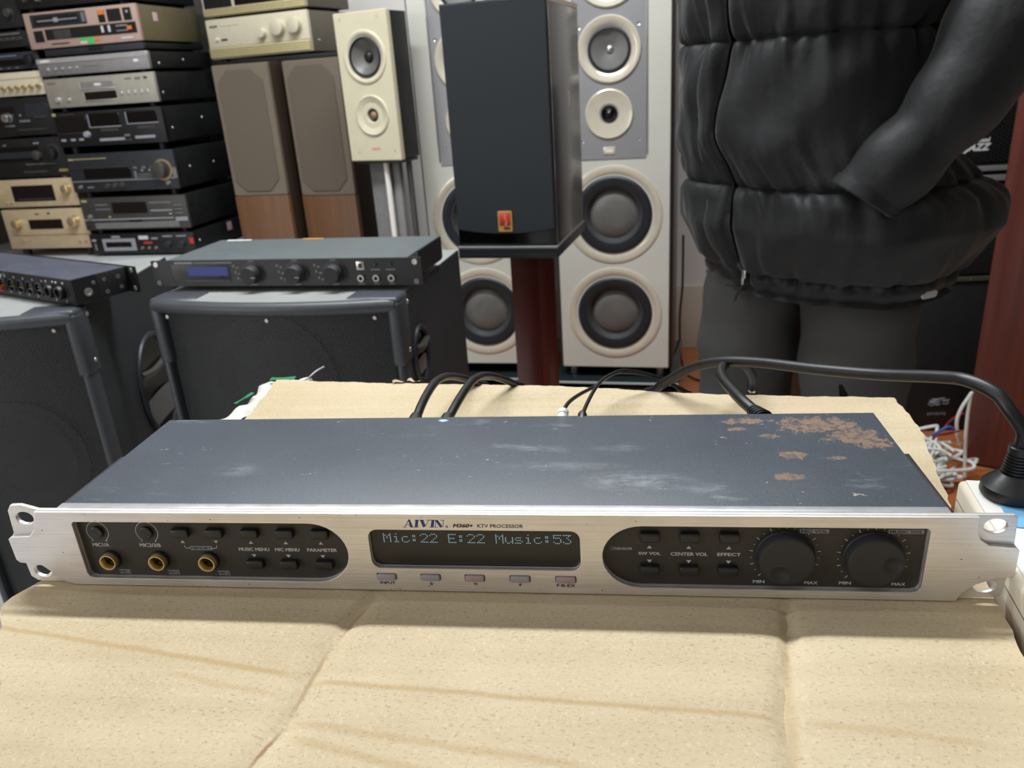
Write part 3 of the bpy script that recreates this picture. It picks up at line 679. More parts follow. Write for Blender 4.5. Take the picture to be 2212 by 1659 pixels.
q = path[-1]; dr = (path[-1] - path[-2]).normalized()
b = MB()
for k in range(4):
    b.lathe(q + dr * (k * 2.6 - 3), dr, [(0, 0), (4.4 + k * .5, 0), (4.8 + k * .5, 1.8), (4.0 + k * .5, 2.0), (4.0 + k * .5, 2.7), (0, 2.7)], 20)
b.box(q.x - 10, q.x + 10, 117, 128, q.z - 17, q.z - 1, 2); b.build('inlet_connector', M['rubber'], mc)
adp = thing('plug_adapter', 'white plug block standing on the power strip at the right frame edge', 'plug', (291, 42, TZ + SZ - 2.3), -6.5)
MB().box(-15, 18, -15, 15, 0, 34, 4, 3).build('adapter_body', M['white'], adp)
MB().tube([(-9, -15.2, 17), (0, -15.6, 12), (9, -15.2, 6)], .5, 6).build('cord_mark', M['blk'], adp)
def cable(name, label, cat, pts, r, mt, group=None):
    t = thing(name, label, cat, (0, 0, 0), 0, group)
    MB().tube(pts, r, 12, 8).build('cable', M[mt], t)
    return t
def over_edge(p): return [p + Vector((6, 14, -12)), p + Vector((14, 24, -60)), p + Vector((16, 26, -150))]
for lab, pl, boot in (('black microphone cable nearest the left, with plain black plug at processor back', [(899, 905, 122), (910, 876, 138), (928, 842, 163), (945, 822, 190), (968, 813, 222), (1000, 817, 258), (1034, 829, 274)], None),
                      ('black microphone cable with a blue ringed plug at processor back', [(968, 906, 121), (984, 876, 138), (1005, 842, 163), (1024, 820, 190), (1048, 811, 222), (1080, 817, 252), (1112, 830, 270)], 'blue')):
    P3 = [at_y(*a) for a in pl]
    t = cable('signal_cable', lab, 'cable', P3 + over_edge(P3[-1]), 2.9, 'rubber')
    d = (P3[0] - P3[1]).normalized(); o = P3[0] + d * 5
    d2 = Vector((d.x * .4, -1, -.35)).normalized()
    MB().lathe(o, d2, [(0, -7), (3.1, -7), (3.8, -4), (5.2, 1), (5.9, 5), (5.9, 12), (0, 12)], 22, 1.1, 1).build('plug_boot', M['rubber'], t)
    if boot: MB().lathe(o, d2, [(5.8, 3.0), (6.5, 3.0), (6.5, 6), (5.8, 6)], 22, 1.12, 1).build('colour_ring', M['blue'], t, label='blue ring of the plug')
    MB().lathe(o, d2, [(0, 11.9), (6.3, 11.9), (6.3, 16), (0, 16)], 20).build('plug_shell', M['steel'], t)
a1 = [at_y(*a) for a in ((1216, 890, 122), (1228, 870, 140), (1252, 852, 165), (1286, 834, 196), (1310, 816, 220), (1334, 805, 238), (1380, 807, 252), (1430, 818, 262), (1474, 846, 268))]
t = cable('phono_lead', 'thin black phono lead with a white plug behind the processor', 'cable', a1 + over_edge(a1[-1]), 1.25, 'rubber')
MB().lathe(a1[0] + Vector((0, 0, -1)), (-.1, -1, -.5), [(0, -3), (2.2, -3), (3.4, -1.5), (3.4, .5), (2.9, 1), (2.9, 2), (3.5, 2.4), (3.5, 9), (0, 9)], 18).build('plug', M['white'], t, label='white phono plug')
a2 = [at_y(*a) for a in ((1258, 896, 119), (1268, 872, 140), (1284, 842, 170), (1300, 822, 200), (1322, 808, 224), (1352, 800, 246), (1410, 811, 260), (1482, 845, 276))]
t = cable('phono_lead', 'thin black phono lead just right of the one with white plug', 'cable', a2 + over_edge(a2[-1]), 1.25, 'rubber')
MB().lathe(a2[0], (-.05, -1, -.4), [(0, -2), (2.0, -2), (2.8, 0), (2.8, 6), (0, 6)], 14).build('plug', M['rubber'], t)
# small things peeking out from under the far edge of the cardboard
t = thing('plastic_bag', 'crumpled white plastic film with green stripes under cardboard corner', 'plastic bag', (-232, 250, TZ - 5.2))
rr = random.Random(5)
def film(u, v):
    # a limp fold that follows the cardboard's left edge and corner
    s = u * 150
    x, y = ((-7 - 4 * math.sin(u * 9) + v * 18, -60 + s * .95) if s < 110 else (-4 + (s - 110) * 1.0, 42 + (s - 110) * .05 + 14 - v * 14))
    return (x, y, -1.5 + 5 * math.sin(v * 3.1416) * (.6 + .4 * math.sin(u * 21)) + 1.2 * math.sin(u * 37 + v * 5))
MB().grid(film, 60, 8).build('film', M['bag'], t, smooth=70)
for (x, y, w, l, a) in ((-4, 6, 3, 24, 78), (12, 50, 7, 22, 4), (-7, -52, 3, 12, 70)):
    st = MB(); st.grid(lambda u, v: (l * (u - .5), w * (v - .5), 4.0 + .3 * math.sin(u * 6 + v * 2)), 10, 3)
    st.build('green_stripe', M['green_tape'], t, loc=(x, y, 0), rz=R(a), label='green printed stripe')
z0 = at_y(665, 818, 300); z1 = at_y(700, 793, 318)
b = MB().tube([z0 + Vector((-6, -4, -3)), z0, (z0 + z1) / 2 + Vector((0, 0, 1)), z1], 1.2, 6); tag(b.build('cable_tie', M['zip']), 'short grey cable tie sticking up behind the cardboard', 'cable tie')
z0 = at_y(1822, 862, 262); z1 = at_y(1817, 831, 266)
b = MB(); w = 4.0
b.add([z0 + Vector((-w, 0, -22)), z0 + Vector((w + 1, 0, -22)), z0 + Vector((w + 1, 0, 0)), z1 + Vector((1, 0, 0)), z1 + Vector((-1.6, 0, -.6)), z0 + Vector((-w * .6, 0, 0))], [(0, 1, 2, 3, 4, 5)])
r_ = bmesh.ops.extrude_face_region(b.bm, geom=list(b.bm.faces)); bmesh.ops.translate(b.bm, verts=[v for v in r_['geom'] if isinstance(v, bmesh.types.BMVert)], vec=(0, 1.4, 0))
t = tag(b.build('metal_strip', M['blk_gloss']), 'pointed dark metal strip standing up behind the cardboard', 'metal strip')

# ------------------------------------------------------------------ black one-unit rack device on the middle cabinet
def rack_unit(name, label, loc, yaw, depth, group=None):
    t = thing(name, label, 'rack unit', loc, yaw, group)
    out = rrect(-241.3, 241.3, 0, 44, 1.5, 3)
    hs = [oval(sx * 231.5, z, 4.6, 3.2, 12) for sx in (-1, 1) for z in (6.5, 37.5)]
    curve_plate('front_panel', [out] + hs, 0, 4, M['blk'], t, .2)
    return t
r2 = rack_unit('rack_unit', 'black one unit rack device with three knobs on the middle speaker cabinet', (-468.8, 891.1, TZ - 65), -6.1, 175)
MB().box(-216, 216, 4, 176, .5, 43, .8).build('top_cover', mat('grey_powder_coat', (82, 89, 91), .5, 0, .05, 30), r2, label='dusty grey-green metal cover')
MB().box(216, 218, 60, 176, 4, 42).build('rack_bracket', M['blk_matt'], r2)
MB().box(-202, -94, -.5, 0, 12, 37).build('display_frame', M['blk_gloss'], r2)
MB().box(-172, -98, -.9, -.4, 18, 33).build('display', M['lcd'], r2, label='dim blue display')
MB().box(-206, -94, -1.6, 0, 8, 10.6, .5).build('display_ledge', M['dk2'], r2)
MB().box(-196, -162, -.2, 0, 38.3, 41.6).build('printed_mark', M['lav'], r2); MB().box(-160, -88, -.2, 0, 38.6, 41).build('printed_mark', M['grey'], r2)
for i, x in enumerate((-53, 26, 93)):
    k = MB().lathe((x, 0, 20.5), (0, -1, 0), [(16.2, 0), (16.2, 2), (14.6, 3), (14.0, 15), (13, 16.2), (0, 16.2)], 36).build('knob', M['rubber_soft'], r2)
    if i < 2: MB().box(x + 5, x + 12.5, -16.6, -16.1, 16.6, 18.6).build('pointer', M['lav'], k)
    b = MB(); b.tube([(x + 18.6 * math.cos(R(a)), -.2, 20.5 + 18.6 * math.sin(R(a))) for a in range(-20, 201, 11)], .35, 4, 1); b.build('dial_arc', M['grey'], r2)
    for j, z in enumerate((33, 23, 12.5)):
        xx = x - 32 + (0, 2, 5)[j]
        MB().lathe((xx, 0, z + 1), (0, -1, 0), [(0, 0), (2.1, 0), (2.1, 1.2), (0, 1.2)], 12).build('indicator', M['grey'], r2)
        MB().box(xx + 3.5, xx + (8, 12, 16)[j], -.2, 0, z - 3.2, z - .4).build('printed_mark', M['grey'], r2)
    MB().box(x - 6, x + 6, -.2, 0, 1.6, 3.6).build('printed_mark', M['grey'], r2); MB().box(x - 5, x + 5, -.2, 0, 41, 42.8).build('printed_mark', M['grey'], r2)
MB().box(133, 146.5, -1.4, 0, 25.5, 39, .4).build('usb_socket', M['steel'], r2); MB().box(136.5, 143, -1.7, -1.3, 28.5, 36).build('usb_opening', M['blk'], r2)
for x in (138.3, 164.2, 190):
    MB().lathe((x, 0, 12), (0, -1, 0), [(3.1, .2), (3.2, 3.2), (5.6, 3.2), (6.2, 1.4), (6.2, 0)], 20).build('jack_ring', M['steel'], r2)
    MB().lathe((x, 0, 12), (0, -1, 0), [(0, .4), (3.3, .4)], 14).build('jack_socket', M['blk_gloss'], r2)
    MB().box(x - 5, x + 5, -.2, 0, 2, 3.8).build('printed_mark', M['grey'], r2)
for x in (164.2, 190):
    MB().lathe((x, 0, 34), (0, -1, 0), [(0, 0), (3, 0), (3, 2.5), (0, 2.5)], 14).build('push_button', M['dk'], r2); MB().box(x - 8, x + 8, -.2, 0, 24.5, 26.8).build('printed_mark', M['grey'], r2)
for sx, sz in ((-231.5, 37.5), (231.5, 37.5), (-231.5, 6.5), (231.5, 6.5)):
    MB().lathe((sx, 0, sz), (0, -1, 0), [(0, -.5), (4.8, -.5), (4.4, 1.6), (1.6, 1.9), (0, 1.2)], 14).build('screw', M['steel' if sz > 20 else 'grey'], r2)
for sx, sy in ((-180, 30), (180, 30), (-180, 150), (180, 150)): MB().cyl((sx, sy, -6.5), (0, 0, 1), 9, 7).build('foot', M['rubber'], r2)
def sticker(nm, label, m, o, size=(16, 12), cat='sticker'):
    pass
p = at_y(649, 517, 1052)
MB().box(-46, -5, 171, 175, 43, 43.3).build('sticker', M['yellow'], r2, label='small yellow sticker'); MB().box(-200, -150, 168, 175, 43, 43.3).build('sticker', M['white'], r2, label='white paper strip')

# second rack unit, seen from behind, on the left cabinet
r1 = thing('rack_unit', 'black rack unit showing its rear sockets on the left speaker cabinet', 'rack unit', (-795, 825, TZ - 70), -25.3)
MB().box(-430, 0, 0, 96, 0, 43, .8).build('casing', mat('worn_black_cover', (66, 68, 80), .48, 0, .12, 40), r1)
MB().box(-429, -1, -.8, 0, 1, 42).build('rear_panel', M['blk'], r1)
MB().box(0, .8, 1, 95, 1, 42).build('side_panel', M['blk'], r1)
curve_plate('front_panel', [rrect(-456, 26, 0, 44, 1.5, 3)] + [oval(x, z, 4.6, 3.2, 12) for x in (-446, 16) for z in (6.5, 37.5)], 96, 99.5, M['blk'], r1, .2)
for i, x in enumerate((-307, -277, -247, -217, -187, -157, -127, -98)):
    MB().lathe((x, -.8, 20), (0, -1, 0), [(9.6, 0), (12, 0), (12.4, 2.2), (11.4, 3.2), (9.6, 3.2)], 22).build('socket_ring', M['dk'], r1)
    MB().lathe((x, -.8, 20), (0, -1, 0), [(0, .3), (9.7, .3)], 18).build('socket_well', M['blk_gloss'], r1)
    b = MB()
    for a in (90, 210, 330): b.cyl((x + 4 * math.cos(R(a)), -.9, 20 + 4 * math.sin(R(a))), (0, -1, 0), 1.1, 2.2, 8)
    b.build('socket_pins', M['gold'], r1)
    for dx, dz in ((11, 14), (-11, -13)): MB().lathe((x + dx, -.8, 20 + dz), (0, -1, 0), [(0, 0), (2.2, 0), (1.8, .9), (0, .9)], 10).build('screw', M['steel'], r1)
for x in (-63, -33):
    MB().lathe((x, -.8, 20), (0, -1, 0), [(0, 0), (11, 0), (11.5, 6), (10.5, 8), (7, 8), (6, 2), (0, 2)], 22).build('combo_socket', M['blk'], r1)
    for dx, dz in ((10, 15), (-10, 15), (10, -14)): MB().lathe((x + dx, -.8, 20 + dz), (0, -1, 0), [(0, 0), (2.4, 0), (2, 1.2), (0, 1.2)], 10).build('screw', M['steel'], r1)
for z in (32, 12): MB().lathe((-222, -.8, z), (0, -1, 0), [(3, 0), (4.6, 0), (4.6, 6), (3, 6), (2.6, .5)], 16).build('phono_socket', M['white' if z > 20 else 'red'], r1)
for y, z, r_, m in ((24, 17, 7, 'steel'), (55, 31, 3, 'steel'), (56, 10, 3.4, 'steel'), (80, 30, 3.4, 'steel'), (82, 12, 3, 'steel'), (36, 30, 3, 'grey')):
    MB().lathe((.8, y, z), (1, 0, 0), [(0, .2), (r_ * .5, .2), (r_ * .6, 1.4), (r_, 1.2), (r_, 0)], 16).build('side_screw', M[m], r1)
MB().box(.7, 1.6, 42, 94, 2, 41.5, .2).build('rack_bracket', M['blk_matt'], r1)
for z in (6.5, 37.5): MB().lathe((16, 96, z), (0, -1, 0), [(0, 0), (4.4, 0), (3.8, 1.2), (0, 1.2)], 12).build('rack_screw', M['steel'], r1)
for sx, sy in ((-30, 20), (-400, 20), (-30, 80), (-400, 80)): MB().cyl((sx, sy, -1.8), (0, 0, 1), 8, 2).build('foot', M['rubber'], r1)

# ------------------------------------------------------------------ black stage speaker cabinets
def perf_open():
    t = NT('see_through_grille'); tc = t.n('TexCoord'); sp = t.n('SeparateXYZ'); t.put(sp.inputs[0], tc.outputs['Object'])
    k = 2 * math.pi / (4.2 * S); acc = None
    for a in (0, 60, 120):
        w = t.math('COSINE', t.math('MULTIPLY', t.math('ADD', t.math('MULTIPLY', sp.outputs[0], math.cos(R(a))), t.math('MULTIPLY', sp.outputs[2], math.sin(R(a)))), k))
        acc = w if acc is None else t.math('ADD', acc, w)
    m = t.ramp(acc, -.35, .55)
    t.col(lin((40, 42, 44))); t.rough(.5)
    tr = t.n('BsdfTransparent'); mx = t.n('MixShader'); t.put(mx.inputs[0], m); t.t.links.new(t.b.outputs[0], mx.inputs[1]); t.t.links.new(tr.outputs[0], mx.inputs[2])
    t.t.links.new(mx.outputs[0], t.t.nodes['Material Output'].inputs['Surface'])
    return t.m
M['perf_open'] = perf_open()
CH = TZ - 72.5        # cabinet height
def stage_cab(label, loc, yaw, w, d, bulge, woof, handles):
    t = thing('stage_speaker', label, 'speaker', loc, yaw)
    h = w / 2; H = CH
    fr = lambda x: -bulge * (1 - (x / h) ** 2)
    xs = np.linspace(-h + 4, h - 4, 17)
    # body: plan outline with the curved front set back behind the grille
    b = MB(); pl = [(x, fr(x) + 34) for x in xs] + [(h - 1, 38), (h - 1, d - 8), (h - 9, d), (-h + 9, d), (-h + 1, d - 8), (-h + 1, 38)]
    n = len(pl); b.add([(x, y, 6) for x, y in pl] + [(x, y, H - 3) for x, y in pl], [tuple(range(n))[::-1], tuple(range(n, 2 * n))] + [(i, (i + 1) % n, n + (i + 1) % n, n + i) for i in range(n)])
    b.build('cabinet', M['coat'], t, smooth=30)
    # top board that reaches the front
    b = MB(); pl = [(x, fr(x) + 10) for x in xs] + [(h - 2, 40), (h - 2, d - 8), (-h + 2, d - 8), (-h + 2, 40)]; n = len(pl)
    b.add([(x, y, H - 18) for x, y in pl] + [(x, y, H - 1.5) for x, y in pl], [tuple(range(n))[::-1], tuple(range(n, 2 * n))] + [(i, (i + 1) % n, n + (i + 1) % n, n + i) for i in range(n)])
    b.build('top_board', mat('dusty_top', (138, 140, 138), .6, 0, .08, 12), t, smooth=30, label='dusty grey top board')
    # front rim, uprights
    MB().tube([(x, fr(x) + 11, H - 12.5) for x in np.linspace(-h + 6, h - 6, 25)], 11.5, 14, 1).build('front_rim', M['corner'], t)
    for s in (-1, 1): MB().box(s * (h - 6) - 6, s * (h - 6) + 6, 2, 40, 6, H - 8, 4, 3).build('upright', M['corner'], t)
    MB().box(-h + 6, h - 6, 2, 34, 2, 26, 5).build('bottom_rim', M['corner'], t)
    # perforated grille
    b = MB(); b.grid(lambda u, v: (-h + 17 + u * (w - 34), fr(-h + 17 + u * (w - 34)) + 16, 24 + v * (H - 46)), 24, 2)
    b.build('grille', M['perf_open'], t, smooth=60)
    x, z, r_ = woof
    for zz in (z, z - 390):
        MB().lathe((x, 26 - bulge * .75, zz), (0, -1, 0), [(r_ * 1.12, -6), (r_ * 1.12, 2), (r_, 4), (r_ * .93, 7), (r_ * .82, 3), (r_ * .3, -30), (r_ * .27, -26), (0, -18)], 40).build('woofer', mat('paper_cone', (52, 53, 54), .6, 0, .08), t)
    # moulded corner guards with screws
    for s in (-1, 1):
        b = MB(); b.box(s * (h - 42) - 44, s * (h - 42) + 44, 6 - 5, 52, H - 22, H + .9, 7, 3); b.box(s * h - 17, s * h + 3 if s > 0 else s * h + 17, 0, 46, H - 112, H - 6, 6, 3) if s > 0 else b.box(s * h - 3, s * h + 17, 0, 46, H - 112, H - 6, 6, 3)
        b.prism([(0, 0)] * 3, 0, 0) if False else None
        cgo = b.build('corner_guard', M['corner'], t)
        for yy, zz in ((42, H - 16), (30, H - 92)):
            MB().lathe((s * (h + 2.6), yy, zz), (s, 0, 0), [(0, 0), (4.2, 0), (3.4, 1.6), (0, 1.8)], 12).build('screw', M['steel'], cgo)
    for x in (-h + 22, 0, h - 40): MB().lathe((x, fr(x) + 15.5, H - 32), (0, -1, 0), [(0, 0), (3.8, 0), (3, 1.8), (0, 2)], 12).build('grille_screw', M['steel'], t)
    for s, y, z, ry, rz_ in handles:
        X_ = s * (h - 1)
        hd = MB().lathe((X_, y, z), (s, 0, 0), [(0, .6), (1, .6), (1, .2)], 30, 1, 1)  # uncut hollow: a flat dark plate gives its shade by colour
        for v in hd.bm.verts: v.co.y = y + (v.co.y - y) * ry; v.co.z = z + (v.co.z - z) * rz_
        hd = hd.build('handle', M['blk_gloss'], t, label='oval side handle with a dark plate for its shaded hollow')
        MB().tube([(X_ + s * 2, y + ry * math.cos(R(a)), z + rz_ * math.sin(R(a))) for a in range(0, 361, 12)], 5.2, 8, 1).build('handle_ring', M['dk'], hd)
        MB().tube([(X_ + s * 3, y - ry * .86, z + rz_ * .38), (X_ + s * 7, y - ry * .2, z + rz_ * .32), (X_ + s * 3, y + ry * .86, z + rz_ * .38)], 7, 10, 6).build('handle_grip', M['dk2'], hd)
        b = MB(); b.grid(lambda u, v: (X_ + s * (1 + 3 * math.sin(u * 3.14)), y + ry * (-.75 + 1.5 * u), z - rz_ * (.18 + .6 * v) + 6 * math.sin(u * 3.1)), 12, 5)
        b.build('handle_bowl', M['grey'], hd)
    for sx, sy in ((-h + 40, 60), (h - 40, 60), (-h + 40, d - 50), (h - 40, d - 50)): MB().cyl((sx, sy, 0), (0, 0, 1), 18, 7).build('foot', M['rubber'], t)
    return t
stage_cab('black stage speaker cabinet under the three-knob rack unit', (-477.3, 838, 0), -5.5, 432, 360, 26, (-19, CH - 142, 104), ((1, 84, CH - 118, 34, 46),))
ca, sa = math.cos(R(9.5)), math.sin(R(9.5))
stage_cab('black stage speaker cabinet at left under the rear-facing rack unit', (-791 - ca * 133, 801 - sa * 133, 0), 9.5, 268, 425, 10, (-20, CH - 260, 96), ((1, 245, CH - 216, 82, 98),))

# ------------------------------------------------------------------ stacks of hi-fi units
def unit(name, label, cat, loc, yaw, w, h, d, face, body, feats=(), feet=8, group=None, fx=0, ft=14, bev=1.5, footm='rubber'):
    t = thing(name, label, cat, loc, yaw, group)
    MB().box(-w / 2, w / 2, 0, ft, 0, h, bev, 2).build('front_panel', M[face], t)
    MB().box(-w / 2 + 4, w / 2 - 4, ft, d, 1, h - 1, 1).build('casing', M[body], t)
    if feet:
        for sx in (-w / 2 + 40, w / 2 - 40):
            for sy in (28, d - 40): MB().lathe((sx, sy, -feet + .2), (0, 0, 1), [(0, 0), (15, 0), (16, feet * .6), (14, feet), (0, feet)], 16).build('foot', M[footm], t)
    X = lambda u: -w / 2 + u * w
    Z = lambda v: h - v * h
    for f in feats:
        k = f[0]
        if k == 'win': MB().box(X(f[1]), X(f[2]), -(f[6] if len(f) > 6 else 1.2), .5, Z(f[4]), Z(f[3]), .4, 1).build('display', M[f[5]], t)
        elif k == 'pan': MB().box(X(f[1]), X(f[2]), -(f[6] if len(f) > 6 else 2), .5, Z(f[4]), Z(f[3]), .6, 1).build('trim_panel', M[f[5]], t)
        elif k == 'mark': MB().box(X(f[1]), X(f[2]), -(f[6] if len(f) > 6 else 1.5), .5, Z(f[4]), Z(f[3])).build('printed_mark', M[f[5]], t)
        elif k == 'slot':
            s_ = MB().box(X(f[1]) - 3, X(f[2]) + 3, -3, .5, Z(f[4]) - 3, Z(f[4]), .5).box(X(f[1]) - 3, X(f[1]), -3, .5, Z(f[4]), Z(f[3]), .5).build('tray_frame', M[f[6]], t)
            MB().box(X(f[1]), X(f[2]), -1.2, .5, Z(f[4]), Z(f[3]), .4, 1).build('tray', M[f[5]], t)
        elif k == 'knob': MB().lathe((X(f[1]), .3, Z(f[2])), (0, -1, 0), [(f[3] * 1.12, 0), (f[3] * 1.12, 1.5), (f[3], 2), (f[3] * .95, f[4] - 1.2), (f[3] * .85, f[4]), (0, f[4])], 26).build('knob', M[f[5]], t)
        elif k == 'btn': MB().box(X(f[1]) - f[3] / 2, X(f[1]) + f[3] / 2, -3.4, .5, Z(f[2]) - f[4] / 2, Z(f[2]) + f[4] / 2, min(f[3], f[4]) * .25, 2).build('button', M[f[5]], t)
        elif k == 'ring': MB().lathe((X(f[1]), .3, Z(f[2])), (0, -1, 0), [(f[3], 0), (f[3], f[4]), (f[3] * .8, f[4]), (f[3] * .8, 0)], 30).build('dial_ring', M[f[5]], t)
        elif k == 'text': text(f[6], X(f[1]), X(f[2]), Z(f[4]), Z(f[3]), -1.5, M[f[5]], t, .01)
        elif k == 'side': MB().box(w / 2 - 4.2, w / 2 - 3.4, f[1], f[2], Z(f[4]), Z(f[3])).build('sticker', M[f[5]], t)
        elif k == 'sscrew': MB().lathe((w / 2 - 4, f[1], Z(f[2])), (1, 0, 0), [(0, 0), (5, 0), (4, 1.8), (0, 2)], 12).build('side_screw', M['steel'], t)
    return t
SX, SY, SYAW = -1642.0, 2343.0, -5.53
def st(dx, dy=0): return (SX + math.cos(R(SYAW)) * dx - math.sin(R(SYAW)) * dy, SY + math.sin(R(SYAW)) * dx + math.cos(R(SYAW)) * dy)
bz = 575
bn = thing('bench', 'low pale bench carrying the two stacks of hi-fi units', 'bench', (*st(-120, 95), 0), SYAW)
MB().box(-760, 400, -150, 290, bz - 34, bz, 2).build('bench_top', M['bench'], bn)
for sx in (-740, 380): MB().box(sx - 16, sx + 16, -140, 280, 0, bz - 34, 2).build('side_panel', M['bench'], bn)
MB().box(-724, 364, 262, 280, 40, bz - 34).build('back_panel', M['dk'], bn)
G = 'hi-fi units in the right stack on the bench'
tag(MB().box(-2700, -985, 2838, 2845, 0, 2050, 1).build('added_dark_board', mat('dark_board', (70, 67, 60), .6)), 'added grey-brown board, dark in place of shade on the wall behind the stacks', 'board')  # added board; its dark colour stands in for shade on the back wall
def su(name, label, dx, z, h, w=430, d=372, **k): return lambda face, body, feats=(), feet=8: unit(name, label, 'hi-fi unit', (*st(dx), z), SYAW, w, h, d, face, body, feats, feet, G)
su('amplifier', 'black karaoke amplifier with blue-grey display at the foot of the right stack', 17, 583.5, 73.5)('blk', 'blk_matt', [
    ('win', .12, .44, .24, .84, 'lav', 1.5), ('win', .15, .40, .40, .66, 'screen', 2), ('mark', .22, .30, .1, .2, 'lav'), ('mark', .02, .06, .25, .36, 'lav'), ('mark', .035, .055, .45, .8, 'grey'), ('mark', .48, .57, .12, .30, 'txt'),
    ('mark', .52, .60, .42, .52, 'red'), ('mark', .60, .66, .22, .30, 'lav'), ('knob', .50, .72, 5, 8, 'grey'), ('knob', .565, .72, 5, 8, 'grey'), ('knob', .63, .72, 5, 8, 'grey'),
    ('knob', .755, .56, 13, 14, 'dk'), ('knob', .885, .56, 13, 14, 'dk'), ('mark', .71, .80, .14, .20, 'lav'), ('mark', .84, .93, .14, .20, 'lav'), ('mark', .955, .995, .28, .55, 'red'), ('side', 226, 258, .1, .52, 'pink'), ('sscrew', 40, .5)], 8.5)
su('cd_player', 'smoky grey disc player second from the foot of the right stack', 15, 672.5, 114)('dk2', 'blk_matt', [
    ('win', .30, .63, .16, .50, 'screen'), ('pan', .0, .86, .66, .70, 'lav'), ('pan', .1, .9, .78, .96, 'grey'), ('mark', .44, .56, .70, .76, 'screen', 2.4), ('pan', .88, .99, .66, .78, 'lav', 3),
    ('knob', .07, .58, 8, 8, 'grey'), ('knob', .04, .86, 7, 7, 'dk'), ('btn', .26, .60, 8, 6, 'cream_gold'), ('btn', .84, .55, 10, 5, 'cream_gold'), ('mark', .66, .86, .18, .22, 'grey'), ('mark', .66, .86, .42, .46, 'lav'), ('mark', .14, .26, .2, .24, 'grey'), ('mark', .14, .28, .34, .38, 'grey'), ('mark', .02, .07, .06, .12, 'cream_gold'),
    ('btn', .92, .3, 30, 4, 'grey'), ('btn', .92, .42, 30, 4, 'grey'), ('btn', .92, .54, 30, 4, 'grey')], 14.5)
su('receiver', 'blue-black receiver with gold ringed dial in the right stack', 5, 808.5, 131)('dk', 'blk_matt', [
    ('win', .14, .58, .40, .66, 'blk_gloss'), ('pan', .02, .98, .36, .38, 'dk2'), ('pan', .0, .97, .70, .74, 'grey', 2.4), ('ring', .885, .50, 36, 5, 'gold_pale'), ('knob', .86, .50, 28, 22, 'dk2'), ('mark', .02, .07, .12, .16, 'cream_gold'), ('mark', .08, .38, .125, .145, 'cream_gold'),
    ('btn', .63, .42, 16, 7, 'grey'), ('btn', .71, .42, 16, 7, 'grey'), ('btn', .78, .42, 12, 7, 'grey'), ('btn', .69, .49, 8, 6, 'lav'), ('btn', .76, .49, 8, 6, 'lav'), ('pan', .61, .63, .5, .7, 'grey'), ('mark', .64, .80, .58, .60, 'grey'), ('mark', .64, .80, .64, .66, 'grey'),
    ('knob', .08, .86, 6, 10, 'grey'), ('knob', .34, .86, 9, 10, 'dk2'), ('knob', .41, .85, 9, 10, 'dk2'), ('knob', .48, .84, 9, 10, 'dk2'), ('knob', .91, .84, 7, 10, 'grey'), ('mark', .14, .20, .86, .9, 'grey'), ('mark', .965, 1.0, .45, .72, 'grey'), ('sscrew', 90, .5), ('sscrew', 240, .5)], 21)
su('cassette_deck', 'black double cassette deck between receiver and silver disc player', -4, 964.5, 115)('blk', 'blk_matt', [
    ('slot', .33, .61, .10, .46, 'blk_gloss', 'lav'), ('slot', .68, .95, .10, .42, 'blk_gloss', 'lav'), ('win', .02, .30, .14, .56, 'screen', 2), ('mark', .05, .24, .30, .42, 'dk'), ('pan', .0, .31, .60, .62, 'dk2'), ('pan', .28, .95, .04, .06, 'dk2'),
    ('pan', .39, .62, .80, .88, 'lav', 3), ('pan', .72, .90, .78, .86, 'lav', 3), ('btn', .65, .75, 22, 7, 'grey'), ('btn', .655, .88, 26, 6, 'dk2'), ('knob', .29, .66, 10, 14, 'lav'), ('btn', .05, .80, 20, 8, 'lav'), ('btn', .14, .80, 20, 8, 'lav'), ('btn', .22, .80, 20, 8, 'lav'),
    ('mark', .07, .2, .06, .09, 'dk2'), ('mark', .42, .58, .52, .60, 'dk2'), ('mark', .76, .92, .5, .58, 'dk2'), ('mark', .0, .03, .02, .1, 'cream_gold'), ('sscrew', 50, .62), ('sscrew', 235, .42)], 24)
su('disc_player', 'silver disc player with small dark display in the right stack', -5, 1094.5, 93)('silver_warm', 'blk_matt', [
    ('slot', .33, .63, .18, .40, 'silver_dim', 'alu_edge'), ('slot', .35, .64, .52, .80, 'screen', 'alu_edge'), ('knob', .10, .72, 8, 9, 'alu_edge'), ('knob', .20, .74, 5, 6, 'alu_edge'), ('mark', .03, .11, .12, .17, 'grey'), ('mark', .46, .52, .24, .32, 'white'),
    ('btn', .69, .62, 11, 14, 'alu_edge'), ('btn', .75, .62, 11, 14, 'alu_edge'), ('btn', .81, .62, 11, 14, 'alu_edge'), ('btn', .87, .62, 11, 14, 'alu_edge'), ('btn', .92, .62, 11, 14, 'alu_edge'), ('mark', .74, .80, .14, .18, 'grey'), ('mark', .83, .88, .14, .2, 'grey'), ('mark', .91, .94, .13, .2, 'dk2'), ('sscrew', 40, .7)], 14.5)
su('video_player', 'slim silver video disc player with five small buttons in the right stack', -11, 1197.8, 54)('silver_dim', 'blk_matt', [
    ('pan', .0, 1.0, .0, .28, 'alu_edge', 2.2), ('knob', .09, .62, 4, 5, 'alu_edge'), ('knob', .16, .62, 3.4, 5, 'alu_edge'), ('knob', .225, .62, 3.4, 5, 'alu_edge'), ('knob', .29, .62, 3.4, 5, 'alu_edge'), ('knob', .355, .62, 3.4, 5, 'alu_edge'), ('mark', .87, .91, .40, .56, 'white'), ('mark', .04, .12, .08, .2, 'white', 2.6), ('mark', .42, .56, .58, .6, 'grey'), ('sscrew', 60, .7), ('sscrew', 200, .5)], 9.5)
